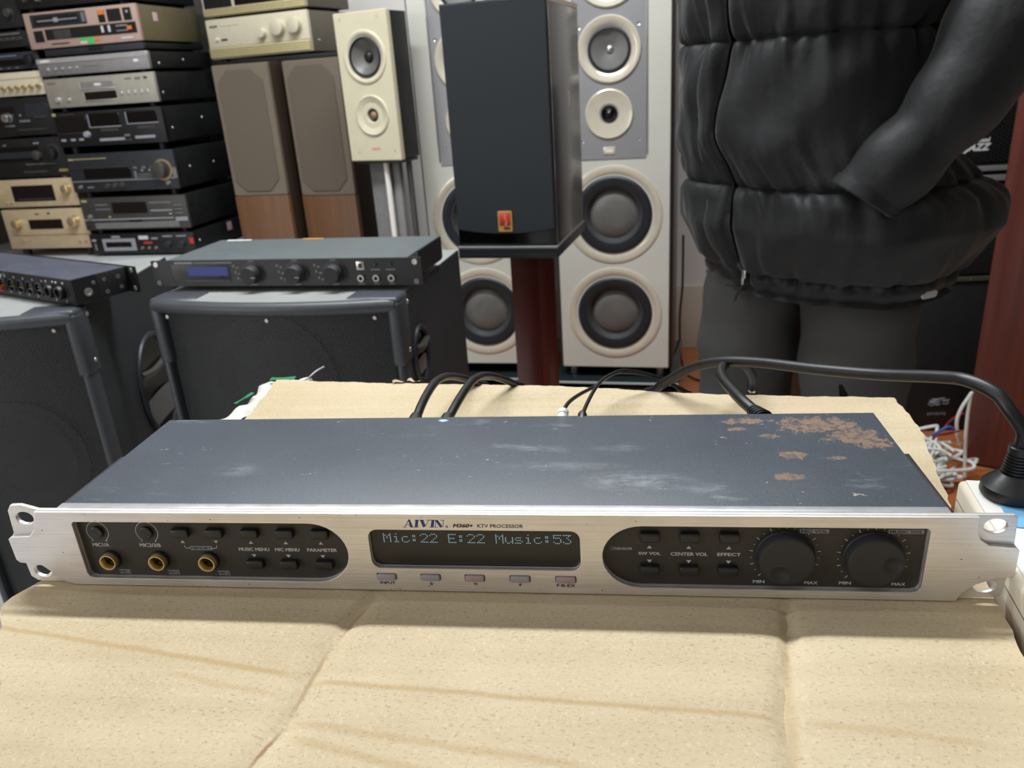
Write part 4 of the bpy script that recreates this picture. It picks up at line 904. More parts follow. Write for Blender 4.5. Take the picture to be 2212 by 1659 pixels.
su('tuner', 'thin dark grey tuner directly under the rose video recorder', 6, 1258.5, 20, 380, 350)('dk', 'blk_matt', [('pan', .46, .60, .1, .5, 'blk', 3)], 6.5)
su('video_recorder', 'rose-beige video recorder with olive case near the top of the right stack', -18, 1283.5, 110, 430, 345)('rose', 'olive', [
    ('win', .06, .56, .06, .42, 'dk'), ('win', .09, .50, .12, .36, 'blk', 1.8), ('mark', .12, .48, .23, .26, 'lav', 2.4), ('mark', .27, .31, .18, .30, 'lav', 2.6), ('mark', .52, .55, .1, .36, 'grey', 1.8), ('win', .665, .725, .10, .43, 'blk'), ('mark', .668, .722, .10, .22, 'orange'), ('win', .745, .865, .09, .43, 'blk'), ('win', .885, .955, .09, .43, 'blk'), ('knob', .92, .2, 4, 4, 'alu_edge'),
    ('win', .06, .145, .50, .82, 'blk'), ('win', .165, .975, .48, .78, 'blk'), ('win', .24, .39, .52, .76, 'dk2', 1.6), ('mark', .67, .69, .52, .70, 'txt', 1.8), ('mark', .73, .75, .52, .70, 'txt', 1.8), ('mark', .80, .90, .54, .57, 'lav', 1.8), ('mark', .80, .90, .68, .7, 'lav', 1.8), ('mark', .895, .935, .58, .68, 'orange', 2.2),
    ('mark', .455, .58, .80, .87, 'green'), ('mark', .53, .585, .87, .97, 'green'), ('mark', .46, .52, .88, .96, 'pink'), ('mark', .59, .64, .83, .90, 'orange'), ('mark', .83, .93, .87, .92, 'txt'), ('mark', .2, .36, .88, .91, 'txt_brown'), ('side', 88, 112, .2, .44, 'pink')], 4)
su('tape_deck', 'black tape deck on top of the rose video recorder', -34, 1407, 92)('blk', 'blk_matt', [('knob', .1, .7, 9, 10, 'dk2'), ('knob', .22, .72, 8, 12, 'grey'), ('win', .4, .9, .3, .7, 'blk_gloss')], 12)
# left stack on the same bench, cut by the frame
G2 = 'hi-fi units in the left stack on the bench'
def lu(name, label, right, z, h, w=430, d=330, dy=14): return lambda face, body, feats=(), feet=8, footm='rubber': unit(name, label, 'hi-fi unit', (*st(right - w / 2, dy), z), SYAW, w, h, d, face, body, feats, feet, G2, footm=footm)
lu('amplifier', 'pale gold amplifier with two knobs at the foot of the left stack', -200, 607, 145, 364)('champ', 'champ', [
    ('win', .30, .70, .26, .50, 'screen'), ('knob', .17, .34, 17, 22, 'gold_pale'), ('knob', .86, .32, 19, 24, 'gold_pale'), ('mark', .06, .98, .64, .655, 'gold_pale'), ('knob', .86, .82, 4, 6, 'gold_pale'), ('knob', .93, .82, 4, 6, 'gold_pale'), ('knob', .18, .78, 4, 5, 'gold_pale'), ('mark', .4, .45, .1, .13, 'taupe'), ('mark', .55, .58, .09, .13, 'txt_brown')], 32)
lu('receiver', 'pale gold receiver with dark plum display in the left stack', -214, 762, 98, 430)('champ', 'champ', [('win', .36, .78, .22, .80, 'screen_plum'), ('knob', .92, .38, 16, 20, 'gold_pale'), ('knob', .2, .5, 10, 16, 'gold_pale'), ('knob', .28, .84, 4, 6, 'gold_pale'), ('knob', .33, .83, 4, 6, 'gold_pale'), ('mark', .40, .75, .70, .74, 'dk2', 1.6)], 10)
lu('av_receiver', 'black receiver with gold sockets above the pale gold receiver', -223, 868, 134)('blk', 'blk_matt', [
    ('win', .22, .78, .22, .58, 'blk_gloss', 2), ('mark', .30, .72, .34, .5, 'dk', 2.4), ('knob', .895, .40, 24, 26, 'blk'), ('ring', .895, .40, 30, 3, 'dk2'), ('knob', .74, .44, 17, 14, 'dk2'), ('btn', .74, .14, 8, 6, 'lav'), ('btn', .77, .14, 8, 6, 'lav'), ('btn', .44, .16, 12, 6, 'grey'), ('knob', .93, .86, 5, 8, 'gold'), ('knob', .957, .86, 5, 8, 'gold'), ('knob', .984, .86, 5, 8, 'gold'), ('mark', .56, .8, .84, .89, 'dk2'), ('mark', .6, .9, .66, .68, 'grey')], 7, 'gold')
lu('cassette_deck', 'black cassette deck with a shiny knob below the ivory mixer', -224, 1011, 124)('blk', 'blk_matt', [
    ('win', .40, .64, .20, .5, 'screen_plum'), ('pan', .74, .96, .16, .52, 'dk'), ('knob', .555, .50, 15, 20, 'chrome'), ('pan', .66, .76, .58, .64, 'grey', 3), ('pan', .81, .92, .50, .55, 'dk2', 3), ('mark', .62, .90, .82, .86, 'dk2'), ('mark', .5, .6, .7, .74, 'grey'), ('btn', .68, .45, 6, 6, 'lav')], 8)
lu('mixer', 'ivory mixer with a row of small pale gold knobs in the left stack', -234, 1143, 76)('cream_face', 'cream', [('knob', .56 + .067 * k, .64, 7.5, 16, 'gold_pale') for k in range(7)] + [('mark', .1, .99, .26, .28, 'cream_gold')], 8)
lu('tuner', 'dark tuner with a big round knob above the ivory mixer', -226, 1228, 53)('dk', 'blk_matt', [('win', .58, .86, .40, .78, 'blk_gloss'), ('knob', .925, .50, 17, 18, 'blk'), ('btn', .62, .9, 10, 4, 'grey'), ('btn', .7, .9, 10, 4, 'grey'), ('btn', .78, .9, 10, 4, 'grey'), ('mark', .56, .8, .16, .2, 'lav')], 8)
lu('equaliser', 'dark equaliser with small sliders second from top of the left stack', -232, 1297, 50)('blk', 'blk_matt', [('knob', .72 + .06 * k, .5, 6, 12, 'dk2') for k in range(4)] + [('mark', .5, .9, .12, .2, 'grey')], 6)
lu('amplifier', 'plain black amplifier topmost of the left stack', -250, 1357, 90)('blk', 'blk_matt', [('win', .3, .8, .3, .6, 'blk_gloss'), ('knob', .9, .5, 14, 16, 'dk2')], 9)

# ------------------------------------------------------------------ brown floor speakers, black board, cream hi-fi pair
def floor_speaker(label, x, y, yaw, hw, top, gh):
    t = thing('floor_speaker', label, 'speaker', (x, y, 0), yaw, 'taupe fronted walnut floor speakers')
    MB().box(-hw + 1, hw - 1, 20, 300, 12, top, 2).build('cabinet', M['dark_walnut'], t)
    MB().box(-hw, hw, 0, 22, 12, top - gh, 1).build('lower_front', M['walnut'], t, label='plain walnut lower front')
    gr = curve_plate('grille', [rrect(-hw, hw, top - gh + 1, top - 1, 5)], 2, 22, M['taupe_frame'], t, 2.5)
    ch = 38; x0, x1, z0, z1 = -hw + 14, hw - 22, top - gh + 16, top - 18
    oc = [(x0 + ch, z1), (x1 - ch, z1), (x1, z1 - ch), (x1, z0 + ch), (x1 - ch, z0), (x0 + ch, z0), (x0, z0 + ch), (x0, z1 - ch)]
    curve_plate('grille_cloth', [oc[::-1]], -1.2, 3, M['taupe_cloth'], gr, .8)
    MB().box(-hw + 4, hw - 4, 24, 290, 0, 12.2).build('plinth', M['blk'], t)
    return t
floor_speaker('walnut floor speaker with taupe grille, left one of the pair', -1142, 2339, -6.5, 101.5, 1193, 425)
floor_speaker('walnut floor speaker with taupe grille, right one beside the cream speaker', -912, 2368, -12.3, 106, 1193, 439)
t = tag(MB().box(-190, 205, 0, 210, 0, 16, 2).build('black_board', M['blk_matt'], None, (-1020, 2440, 1193.2), R(-12)), 'thin black board lying across the walnut floor speakers', 'board')
am = unit('amplifier', 'cream amplifier with three round knobs on the walnut speakers', 'hi-fi unit', (-1131, 2504, 1218), -15.6, 430, 128, 262, 'cream_face', 'taupe', [
    ('knob', .565, .46, 15, 18, 'cream_face'), ('knob', .725, .36, 26, 22, 'cream_face'), ('knob', .885, .34, 26, 22, 'cream_face'), ('knob', .10, .50, 6, 6, 'ivory'), ('mark', .14, .20, .50, .545, 'dk'), ('mark', .04, .12, .155, .195, 'taupe'), ('mark', .16, .34, .165, .18, 'ivory'), ('sscrew', 60, .72)], 8, None, 0, 18, 5)
b = MB()
for k in range(4): b.box(-214, 214, -3, 6, 6 + k * 7.5, 12.5 + k * 7.5, 1)
b.build('ribbed_skirt', M['cream_gold'], am, label='ribbed cream-gold lower strip')
MB().box(-214, 214, -1, 1, 38.5, 41).build('groove', M['cream_gold'], am)
cdp = unit('cd_player', 'cream disc player with plum display on top of the cream amplifier', 'hi-fi unit', (-1131, 2508, 1355), -15.6, 430, 110, 262, 'cream_face', 'taupe', [('win', .33, .82, .25, .76, 'screen_plum'), ('win', .02, .3, .28, .78, 'blk')], 8.5, None, 0, 16, 4)
b = MB()
for k in range(3): b.box(-214, 214, -3, 6, 3 + k * 7.5, 9.5 + k * 7.5, 1)
b.build('ribbed_skirt', M['cream_gold'], cdp)

cr = thing('bookshelf_speaker', 'cream fronted bookshelf speaker on a grey stand', 'speaker', (-641, 2092, 887), -18.2)
MB().box(-90, 90, 18, 102, 2, 408, 2).build('cabinet', M['blk'], cr)
curve_plate('front_baffle', [rrect(-91, 91, -1, 411, 3), oval(4, 290, 51, 51, 48), oval(6, 129, 19, 19, 32)], -4, 17.8, M['cream'], cr, 2.5)
def driver(t, x, z, y, ro, ri, ring, cone_m, dome_m, dome_r, surr=.86, depth=.34, proud=5, dh=1.0):
    """flared ring, rubber surround, cone and dust cap, each a part"""
    MB().lathe((x, y, z), (0, -1, 0), [(ro, 0), (ro * .995, proud * .6), (ro * .96, proud), (ro * .90, proud * .9), (ri * 1.04, 1), (ri, -2)], 64).build('driver_ring', M[ring], t)
    MB().lathe((x, y, z), (0, -1, 0), [(ri, -2), (ri * .985, 1.5), (ri * .95, 5), (ri * .90, 6), (ri * (surr + .01), 3), (ri * surr, 0)], 56).build('surround', M['surround'], t)
    MB().lathe((x, y, z), (0, -1, 0), [(ri * surr, .2), (ri * surr * .97, .4), (dome_r * 1.02, -ri * depth), (dome_r * .98, -ri * depth)], 56).build('cone', M[cone_m], t)
    MB().lathe((x, y, z), (0, -1, 0), [(dome_r, -ri * depth), (dome_r * .85, -ri * depth + dome_r * .30 * dh), (dome_r * .5, -ri * depth + dome_r * .52 * dh), (0, -ri * depth + dome_r * .6 * dh)], 40).build('dust_cap', M[dome_m], t)
driver(cr, 4, 290, -4, 73, 56, 'ring_cream', 'cone', 'blk', 16, .86, .36, 4)
MB().lathe((6, -4, 129), (0, -1, 0), [(58, 0), (57.5, 3), (54, 5), (51, 3.4), (50, 3.0), (28, -2), (19, -8), (17, -10)], 56).build('horn_dish', M['ring_cream'], cr)
MB().lathe((6, -4, 129), (0, -1, 0), [(17.5, -9), (15, -4), (12, -6), (12, -10)], 30).build('tweeter_ring', M['blk'], cr)
MB().lathe((6, -4, 129), (0, -1, 0), [(12.5, -8), (10, -3), (5, 0), (0, 1)], 24).build('tweeter_dome', mat('tan_dome', (140, 112, 84), .5), cr)
for x, z in ((-68, 394), (60, 393), (-57, 25), (71, 26)): MB().lathe((x, -4, z), (0, -1, 0), [(0, .2), (2, .2), (3.6, 1.0), (4.2, 0)], 14).build('screw', M['cream_gold'], cr)
MB().box(-10, 20, -4.4, -4, 30.5, 37.5).build('printed_mark', mat('faint_red_print', (206, 148, 140), .5), cr, label='small faint red maker mark')
sd = thing('speaker_stand', 'grey flat speaker stand with a white rod under the cream speaker', 'stand', (-641, 2092, 0), -18.2)
MB().box(-60, 48, 42, 62, 12, 880, 2).build('column', M['grey'], sd); MB().box(56, 70, 70, 84, 12, 880, 2).build('rear_post', M['dk2'], sd)
MB().lathe((14, 26, 12), (0, 0, 1), [(0, 0), (9, 0), (9, 868), (0, 868)], 16).build('rod', M['white'], sd, label='white round rod')
MB().box(-85, 85, 5, 100, 878, 886.6, 1).build('top_plate', M['dk'], sd); MB().box(-92, 62, -20, 130, 0, 12.5, 2).build('base_plate', M['dk'], sd)

# ------------------------------------------------------------------ silver tower speakers
def tower(label, x, y, yaw, hw):
    z0 = 166.5
    pt = thing('plinth', 'low black plinth with glass top under the %s silver tower' % label, 'plinth', (x, y, 0), yaw)
    MB().box(-hw - 30, hw + 30, -32, 395, 0, 118, 3).build('base_block', M['blk_gloss'], pt)
    MB().box(-hw - 34, hw + 34, -38, 400, 128, 136, 1).build('glass_shelf', mat('dark_glass', (34, 40, 42), .06, 0, .05), pt)
    MB().box(-hw - 34, hw + 34, -40, -37.8, 128.5, 135.5, .5).build('glass_edge', mat('pale_glass_edge', (190, 206, 208), .15, .1, .02), pt, label='pale green-white glass edge')
    MB().box(-hw + 10, hw - 10, 0, 360, 117.5, 128.2).build('spacer', M['blk'], pt)
    t = thing('tower_speaker', 'silver-grey tower speaker with cream rings, %s one of the pair' % label, 'speaker', (x, y, z0), yaw)
    MB().box(-hw - 12, hw + 12, 26, 390, 0, 1360, 3).build('cabinet', M['mah'], t)
    mids = [oval(-2, zz, 56, 56, 48) for zz in (986, 1186)] + [oval(-5, 809, 25, 25, 32)]
    curve_plate('front_baffle', [rrect(-hw, hw, 8, 1356, 4)] + [oval(2, zz, 114, 114, 64) for zz in (195, 511)] + mids, 0, 25.8, M['tower'], t, 2)
    for fxx in (-hw + 30, hw - 30):
        for fy in (40, 350): MB().cyl((fxx, fy, -30.3), (0, 0, 1), 13, 31).build('foot', M['chrome'], t)
    curve_plate('upper_panel', [rrect(-103, 103, 680, 1330, 2)] + mids, -2.4, 1, M['tower_panel'], t, .5)
    for sx in (-1, 1): MB().box(sx * 106.5 - 2.2, sx * 106.5 + 2.2, -3.2, 1, 692, 1330, .8).build('side_strip', M['chrome'], t)
    for zz in (195, 511): driver(t, 2, zz, 0, 151, 121, 'trim_gold', 'cone_dk', 'cone', 74, .74, .17, 4, .3)
    for zz in (986, 1186): driver(t, -2, zz, -2.4, 92, 63, 'trim_gold', 'cone', 'chrome', 12, .86, .34, 6)
    MB().lathe((-5, -2.4, 809), (0, -1, 0), [(71, 0), (70, 4), (67, 5.5), (63, 4.2), (30, 1.5), (26, -3), (23, -6)], 56).build('tweeter_plate', M['trim_gold'], t)
    MB().lathe((-5, -2.4, 809), (0, -1, 0), [(24, -6), (23, 0), (20, 3), (14, 1), (9, 6), (4, 9), (0, 9.6)], 36).build('tweeter_dome', M['blk_gloss'], t)
    MB().box(-24, 11, -4.6, -2, 694, 716, 1).build('badge', M['trim_gold'], t); MB().box(-18, 5, -4.9, -4.5, 700, 709).build('printed_mark', M['ivory'], t)
    for sx in (-86, 83):
        for zz in (735, 1049): MB().lathe((sx, -2.4, zz), (0, -1, 0), [(0, .3), (3, .3), (5, 1.4), (5.6, 0)], 14).build('screw', M['chrome'], t)
    return t
tower('right', 65, 2166, -6, 174)
tower('left', -371, 2226, -4.2, 168)
# speaker cable hanging behind the right tower
tag(MB().tube([(318, 2600, 520), (318, 2600, 330), (310, 2600, 210), (314, 2570, 60), (335, 2520, 6), (380, 2450, 6)], 4, 8).build('speaker_cable', M['rubber']), 'thin black speaker cable hanging beside the right silver tower', 'cable')

# ------------------------------------------------------------------ black bookshelf speaker on its rosewood column
bs = thing('bookshelf_speaker', 'black bookshelf speaker with cloth grille and red badge on a rosewood column', 'speaker', (-160, 1363, 763), -9)
MB().box(-110, 110, 14, 296, -4, 478, 2).build('cabinet', M['ebony'], bs, label='streaky black ash cabinet')
low = [(-108, z) for z in (476, 33)] + [(x, 33 - 10 * (1 - (x / 108) ** 2)) for x in np.linspace(-108, 108, 17)[1:-1]] + [(108, 33), (108, 476)]
curve_plate('grille', [low], -4, 14, M['grille'], bs, 2)
MB().box(-110, 110, 2, 14.5, -4, 478, 1.5).build('front_baffle', M['blk_gloss'], bs)
MB().box(110, 110.6, 16, 296, 468, 477.5).build('bare_edge', M['cream_wood'], bs, label='pale unveneered strip along the side top')
MB().box(110, 110.5, 168, 182, 268, 300).build('sticker', M['pink'], bs)
MB().box(-112, 112, -6, 300, -9, -4, .8).build('base_trim', M['grey'], bs)
MB().box(-112, 112, -4, 300, -30, -9, 2).build('base_plate', M['dk'], bs)
bd = curve_plate('badge', [rrect(-15.5, 16, 28, 72, 3)], -6.5, -3.8, mat('gold_badge', (196, 156, 86), .35, .2), bs, .6)
MB().box(-12, 12.5, -7.0, -6.3, 41.5, 68.5, .3).build('badge_field', M['red'], bd, label='red field of the badge')
MB().prism([(-1, 42), (4, 42), (5, 50), (2, 58), (4, 66), (0, 67), (-2, 58), (2, 50)], -7.15, -6.95).build('badge_figure', mat('coral_print', (222, 120, 92), .4), bd)
MB().box(-3, 11, -6.8, -6.4, 33.5, 38).build('printed_mark', M['txt_brown'], bd)
st_ = thing('speaker_stand', 'rosewood column stand under the black bookshelf speaker', 'stand', (-141, 1483, 0), -35)
MB().box(-43, 43, 0, 60, 24, 732.6, 2).build('column', M['rosewood'], st_)
MB().box(-100, 100, -70, 130, 0, 24.5, 4).build('base_plate', M['rosewood'], st_)
MB().box(20, 24, 60, 66, 40, 720).build('cable_channel', M['blk'], st_)

# ------------------------------------------------------------------ right side: rosewood tower, black speakers, cables
rw = thing('tower_speaker', 'tall glossy rosewood tower speaker at right behind the power strip', 'speaker', (1173, 1726, 0), -28)
MB().box(-165, 165, 0, 130, 8, 1330, 3).build('cabinet', M['rosewood_dk'], rw)
MB().box(-150, 150, 6, 120, 0, 8.2).build('plinth', M['blk'], rw)
MB().box(-120, 130, -6, 0, 760, 1290, 3).build('grille', M['grille'], rw)
jz = thing('stage_speaker', 'black speaker with silver bars and white lettering behind the person', 'speaker', (1010, 2010, 470.5), 2)
MB().box(-330, 330, 16, 400, 0, 640, 6).build('cabinet', M['coat'], jz)
MB().box(-322, 322, 4, 18, 328, 634, 4).build('upper_grille', M['perf_shiny'], jz); MB().box(-322, 322, 4, 18, 22, 268, 4).build('lower_grille', M['perf'], jz)
MB().box(-322, 322, 0, 17, 270, 326, 2).build('bar_panel', M['blk'], jz)
curve_plate('silver_bar', [[(25, 322), (320, 322), (320, 309), (34, 309)]], -5, 1, M['silver_dim'], jz, .8)
curve_plate('silver_bar', [[(38, 297), (320, 297), (320, 282), (52, 282)]], -5, 1, M['silver_dim'], jz, .8)
b = MB()
for k in range(72): b.box(-322 + k * 9, -317 + k * 9, 0, 16, 3, 15)
b.build('ribbed_trim', M['rib'], jz); MB().lathe((64, 3, 8), (0, -1, 0), [(0, 0), (4, 0), (3, 2), (0, 2)], 10).build('screw', M['steel'], jz)
text('Pro Sound', 6, 60, 384, 397, 3.6, M['txt'], jz, .03, .2); text('JAZZ', -6, 65, 356, 382, 3.6, M['txt'], jz, .04, .3)
MB().lathe((40, 3.5, 470), (0, -1, 0), [(0, 8), (30, 6), (62, 0)], 30).build('horn_throat', M['perf_shiny'], jz)
sb = thing('subwoofer', 'black subwoofer with white emblem on the floor behind the cable heap', 'speaker', (1010, 2016, 0), 2)
MB().box(-330, 330, 0, 400, 6, 470, 4).build('cabinet', M['blk_matt'], sb)
for sx, sy in ((-280, 40), (280, 40), (-280, 360), (280, 360)): MB().cyl((sx, sy, 0), (0, 0, 1), 20, 6.4).build('foot', M['rubber'], sb)
b = MB(); rr = random.Random(9)
for q in range(15):
    a = rr.uniform(-12, 12); x, z = 26 + rr.uniform(-20, 24), 103 + rr.uniform(-15, 14)
    b.tube([(x - rr.uniform(7, 14), -.4, z - a * .3), (x, -.5, z + rr.uniform(-4, 4)), (x + rr.uniform(6, 12), -.4, z + a * .3)], 1.1, 5, 4)
b.build('emblem', M['lav'], sb, label='white brush-stroke emblem')
b = MB()
for q in range(7): b.box(-2 + q * 8, 3 + q * 8, -.5, 0, 54 + (q % 3), 63 + (q % 2))
b.build('printed_mark', M['grey'], sb)
# heap of white cable: too tangled to count
b = MB(); rr = random.Random(21)
for q in range(46):
    cx_, cy_, cz_ = rr.uniform(820, 925), rr.uniform(1640, 1880), rr.uniform(6, 70)
    rx, ry, ph, tl = rr.uniform(40, 110), rr.uniform(30, 80), rr.uniform(0, 6.28), rr.uniform(-35, 35)
    pts = []
    for k in range(9):
        a = ph + k * rr.uniform(.45, .75); pts.append((cx_ + rx * math.cos(a), cy_ + ry * math.sin(a), max(5, cz_ + tl * math.sin(a + ph) + rr.uniform(-8, 8))))
    b.tube(pts, 4.6, 6, 5)
tag(b.build('cable_heap', M['cable_white']), 'tangled heap of white cable on the floor beside the rosewood tower', 'cable', kind='stuff')
def y18(u, v, y=1700): return at_y(u, v, y)
tag(MB().tube([y18(2084, 1030), y18(2085, 960), y18(2090, 900), y18(2096, 858), y18(2099, 849), y18(2094, 856), y18(2078, 880), y18(2068, 905), y18(2067, 930), y18(2072, 960)], 4.8, 8).build('white_cable', M['cable_white']), 'white cable loop standing up from the cable heap', 'cable')
tag(MB().tube([y18(2084, 893, 1712), y18(2066, 900, 1712), y18(2048, 914, 1720), y18(2036, 930, 1720)], 3, 8).build('red_cable', M['cable_red']), 'dark red cable rising across the white cable loop', 'cable')
tag(MB().tube([y18(2074, 930, 1690), y18(2050, 936, 1690), y18(2026, 940, 1690), y18(2014, 950, 1690)], 3.4, 8).build('red_cable', M['cable_red']), 'dark red cable lying on top of the cable heap', 'cable')
tag(MB().tube([y18(2062, 928, 1680), y18(2050, 922, 1680), y18(2036, 928, 1680), y18(2012, 942, 1680)], 4.2, 8).build('blue_cable', M['cable_blue']), 'blue cable lying on top of the cable heap', 'cable')

# ------------------------------------------------------------------ the person standing behind the table
pe = thing('person', 'person in a black quilted jacket and charcoal trousers, hand in jacket pocket', 'person', (432, 1095, 0), -50)
inv = (Matrix.Translation((432, 1095, 0)) @ Matrix.Rotation(R(-50), 4, 'Z')).inverted()
loc_ = lambda p: inv @ Vector(p)
el = at_y(2255, -85, 900); wr_ = at_y(1872, 420, 888)
EL_ = loc_(el) + Vector((0, 0, 10)); WR_ = loc_(wr_)
rl = [loc_(p) for p in ((388, 1150, 860), (326, 1132, 720), (312, 1128, 500), (310, 1126, 280), (312, 1124, 48))]
ll = [loc_(p) for p in ((480, 1030, 860), (472, 1012, 720), (476, 1006, 500), (480, 1004, 280), (484, 1004, 48))]
LEGS = {-1: (rl[0], rl[2], rl[4]), 1: (ll[0], ll[2], ll[4])}
def body_mesh():
    V, Ed, Rd = [], [], []
    def v(p, r, par=None):
        V.append(p); Rd.append(r)
        if par is not None: Ed.append((par, len(V) - 1))
        return len(V) - 1
    pel = v((0, 0, 900), 120); sp_ = v((0, 0, 1080), 115, pel); ch = v((0, 0, 1280), 120, sp_); nk = v((0, -6, 1430), 55, ch); nk2 = v((0, -14, 1490), 52, nk); hd1 = v((0, -22, 1560), 82, nk2); hd2 = v((0, -16, 1630), 88, hd1); v((0, -8, 1690), 60, hd2)
    for s in (-1, 1):
        q0, q1, q2 = LEGS[s]; h = v(tuple(q0), 84, pel); k = v(tuple(q1), 52, h); a = v(tuple(q2), 36, k); v((q2.x, q2.y - 130, 38), 30, a)
        sh = v((s * 175, 4, 1385), 62, ch)
        el, wr = ((-238, 20, 1120), (-150, -80, 930)) if s < 0 else (tuple(EL_), tuple(WR_ - (WR_ - EL_).normalized() * 30 + Vector((0, 20, 0))))
        e_ = v(el, 42, sh); w_ = v(wr, 27, e_); d = (Vector(wr) - Vector(el)).normalized()
        d = Vector((-.35, .9, -.25)).normalized() if s > 0 else d; pm = v(tuple(Vector(wr) + d * 45), 24, w_); side = Vector((0, 0, 1)).cross(d).normalized(); upv = d.cross(side)
        for f_, (of, ln) in enumerate(((-27, 62), (-9, 72), (9, 68), (27, 52))):
            p0 = Vector(wr) + d * 62 + upv * of; q_ = v(tuple(p0), 9.5, pm); q_ = v(tuple(p0 + d * ln * .5 + side * 6), 8.6, q_); v(tuple(p0 + d * ln * .85 + side * 20), 7.8, q_)
        p0 = Vector(wr) + d * 22 + upv * -30; q_ = v(tuple(p0), 10.5, w_); v(tuple(p0 + d * 36 + upv * -14), 9, q_)
    me = bpy.data.meshes.new('body'); me.from_pydata([Vector(p) * S for p in V], Ed, []); me.update()
    o = bpy.data.objects.new('body', me); COL.objects.link(o)
    sk = o.modifiers.new('skin', 'SKIN'); sk.use_smooth_shade = True
    for i, r_ in enumerate(Rd): me.skin_vertices[0].data[i].radius = (r_ * S, r_ * S)
    me.skin_vertices[0].data[0].use_root = True
    ss_ = o.modifiers.new('sub', 'SUBSURF'); ss_.levels = 1; ss_.render_levels = 1
    bpy.context.view_layer.update()
    m2 = bpy.data.meshes.new_from_object(o.evaluated_get(bpy.context.evaluated_depsgraph_get()))
    COL.objects.unlink(o); bpy.data.objects.remove(o)
    m2.materials.clear(); m2.materials.append(M['skin']); m2.name = 'body'
    o = bpy.data.objects.new('body', m2); COL.objects.link(o); o.parent = pe
    return o
bo = body_mesh()
# face and hair on the head (above the frame)
for sx in (-1, 1):
    MB().lathe((sx * 32, -98, 1590), (0, -1, 0), [(0, -6), (12, -6), (10, 1), (0, 5)], 14, 1, .6).build('eye', M['white'], pe); MB().lathe((sx * 32, -103.5, 1590), (0, -1, 0), [(0, 0), (5, 0), (0, 1.5)], 12).build('pupil', M['blk'], pe)
    MB().lathe((sx * 84, -14, 1580), (sx, -.2, 0), [(0, 0), (16, 0), (18, 8), (10, 12), (0, 8)], 14, .8, 1.6).build('ear', M['skin'], pe)
MB().lathe((0, -98, 1562), (0, -.6, -.25), [(0, 22), (9, 18), (13, 6), (11, -8), (0, -10)], 14).build('nose', M['skin'], pe)
MB().tube([(-24, -92, 1532), (0, -99, 1530), (24, -92, 1532)], 5.5, 8).build('mouth', mat('lips', (170, 104, 92), .5), pe)
b = MB()
def hair(u, v):
    a = u * 6.2831853; t = v * (1.1 + .85 * (.5 - .5 * math.cos(a))); r_ = 98 * math.sin(min(t, 1.57)) ; z = 1608 + 104 * math.cos(t)
    return (r_ * math.sin(a), -12 - r_ * 1.08 * math.cos(a), z)
b.grid(hair, 36, 14, cu=True); b.build('hair', M['hair'], pe, smooth=80)
# quilted jacket, one surface around the trunk
JZ = [742, 772, 915, 1130, 1335, 1400, 1452]
def prof(z):
    a = float(np.interp(z, [742, 780, 850, 895, 945, 1010, 1150, 1330, 1400, 1450], [206, 222, 250, 248, 214, 198, 202, 226, 206, 90]))
    bq = float(np.interp(z, [742, 780, 850, 895, 945, 1010, 1150, 1330, 1400, 1450], [166, 178, 196, 194, 178, 172, 170, 172, 158, 95]))
    k = 0
    for z0_, z1_ in zip(JZ, JZ[1:]):
        if z0_ <= z <= z1_:
            t = (z - z0_) / (z1_ - z0_); k = (4 * t * (1 - t)) ** .42 * min(24, (z1_ - z0_) * .22) - 14
    return a, bq, k
def angwrap(d): return (d + math.pi) % (2 * math.pi) - math.pi
def jacket_pt(ph, z, extra=0):
    a, bq, k = prof(z)
    e = 2.4
    cx_, sx_ = math.cos(ph), math.sin(ph)
    r_ = (abs(sx_ / a) ** e + abs(cx_ / bq) ** e) ** (-1 / e)
    seam = min(abs(z - q) for q in JZ[1:5])
    wr = math.exp(-seam / 38) * (5 * math.sin(ph * 23 + z * .02) + 3.5 * math.sin(ph * 41 + 2))
    wr += 4 * math.sin(z * .021 + ph * 5 + 1.5 * math.sin(z * .006)) + 3 * math.sin(z * .05 - ph * 9)
    g = 0
    for c_, d_, w_ in ((-.2, 26, .055), (-.47, 12, .03)):
        dd = angwrap(ph - c_ - .03 * math.sin(z * .012)); g += d_ * math.exp(-(dd / w_) ** 2)
    r_ += k * (.75 if abs(angwrap(ph + .33)) < .13 else 1) + wr - g + extra
    q_ = max(0, min(1, (z - 870) / 130)); q_ = q_ * q_ * (3 - 2 * q_)
    return (r_ * sx_ - 30 * q_, -r_ * cx_ - 36 * q_, z)
zs = sorted(set([742 + i * 6.0 for i in range(119)] + JZ))
b = MB(); b.grid(lambda u, v: jacket_pt(u * 2 * math.pi, zs[min(len(zs) - 1, int(round(v * (len(zs) - 1))))]), 220, len(zs), cu=True)
jk = b.build('jacket', M['nylon'], pe, smooth=60)
b = MB(); b.grid(lambda u, v: jacket_pt(-.2 + (u - .5) * .085 + .03 * math.sin((748 + v * 640) * .012), 748 + v * 640, 9), 4, 60); b.build('zipper', M['blk_matt'], jk, smooth=60)
zp = Vector(jacket_pt(-.2, 764, 22))
MB().box(zp.x - 4, zp.x + 4, zp.y - 3, zp.y + 3, zp.z - 4, zp.z + 12, 2).box(zp.x - 2.4, zp.x + 2.4, zp.y - 5, zp.y - 2.4, zp.z - 14, zp.z - 2, 1).build('zip_pull', M['steel'], jk, label='bare metal zip pull')
MB().tube([zp + Vector((0, -4, -14)), zp + Vector((-9, -5, -30)), zp + Vector((-14, -5, -44))], 2.2, 6).build('zip_cord', M['blk'], jk)
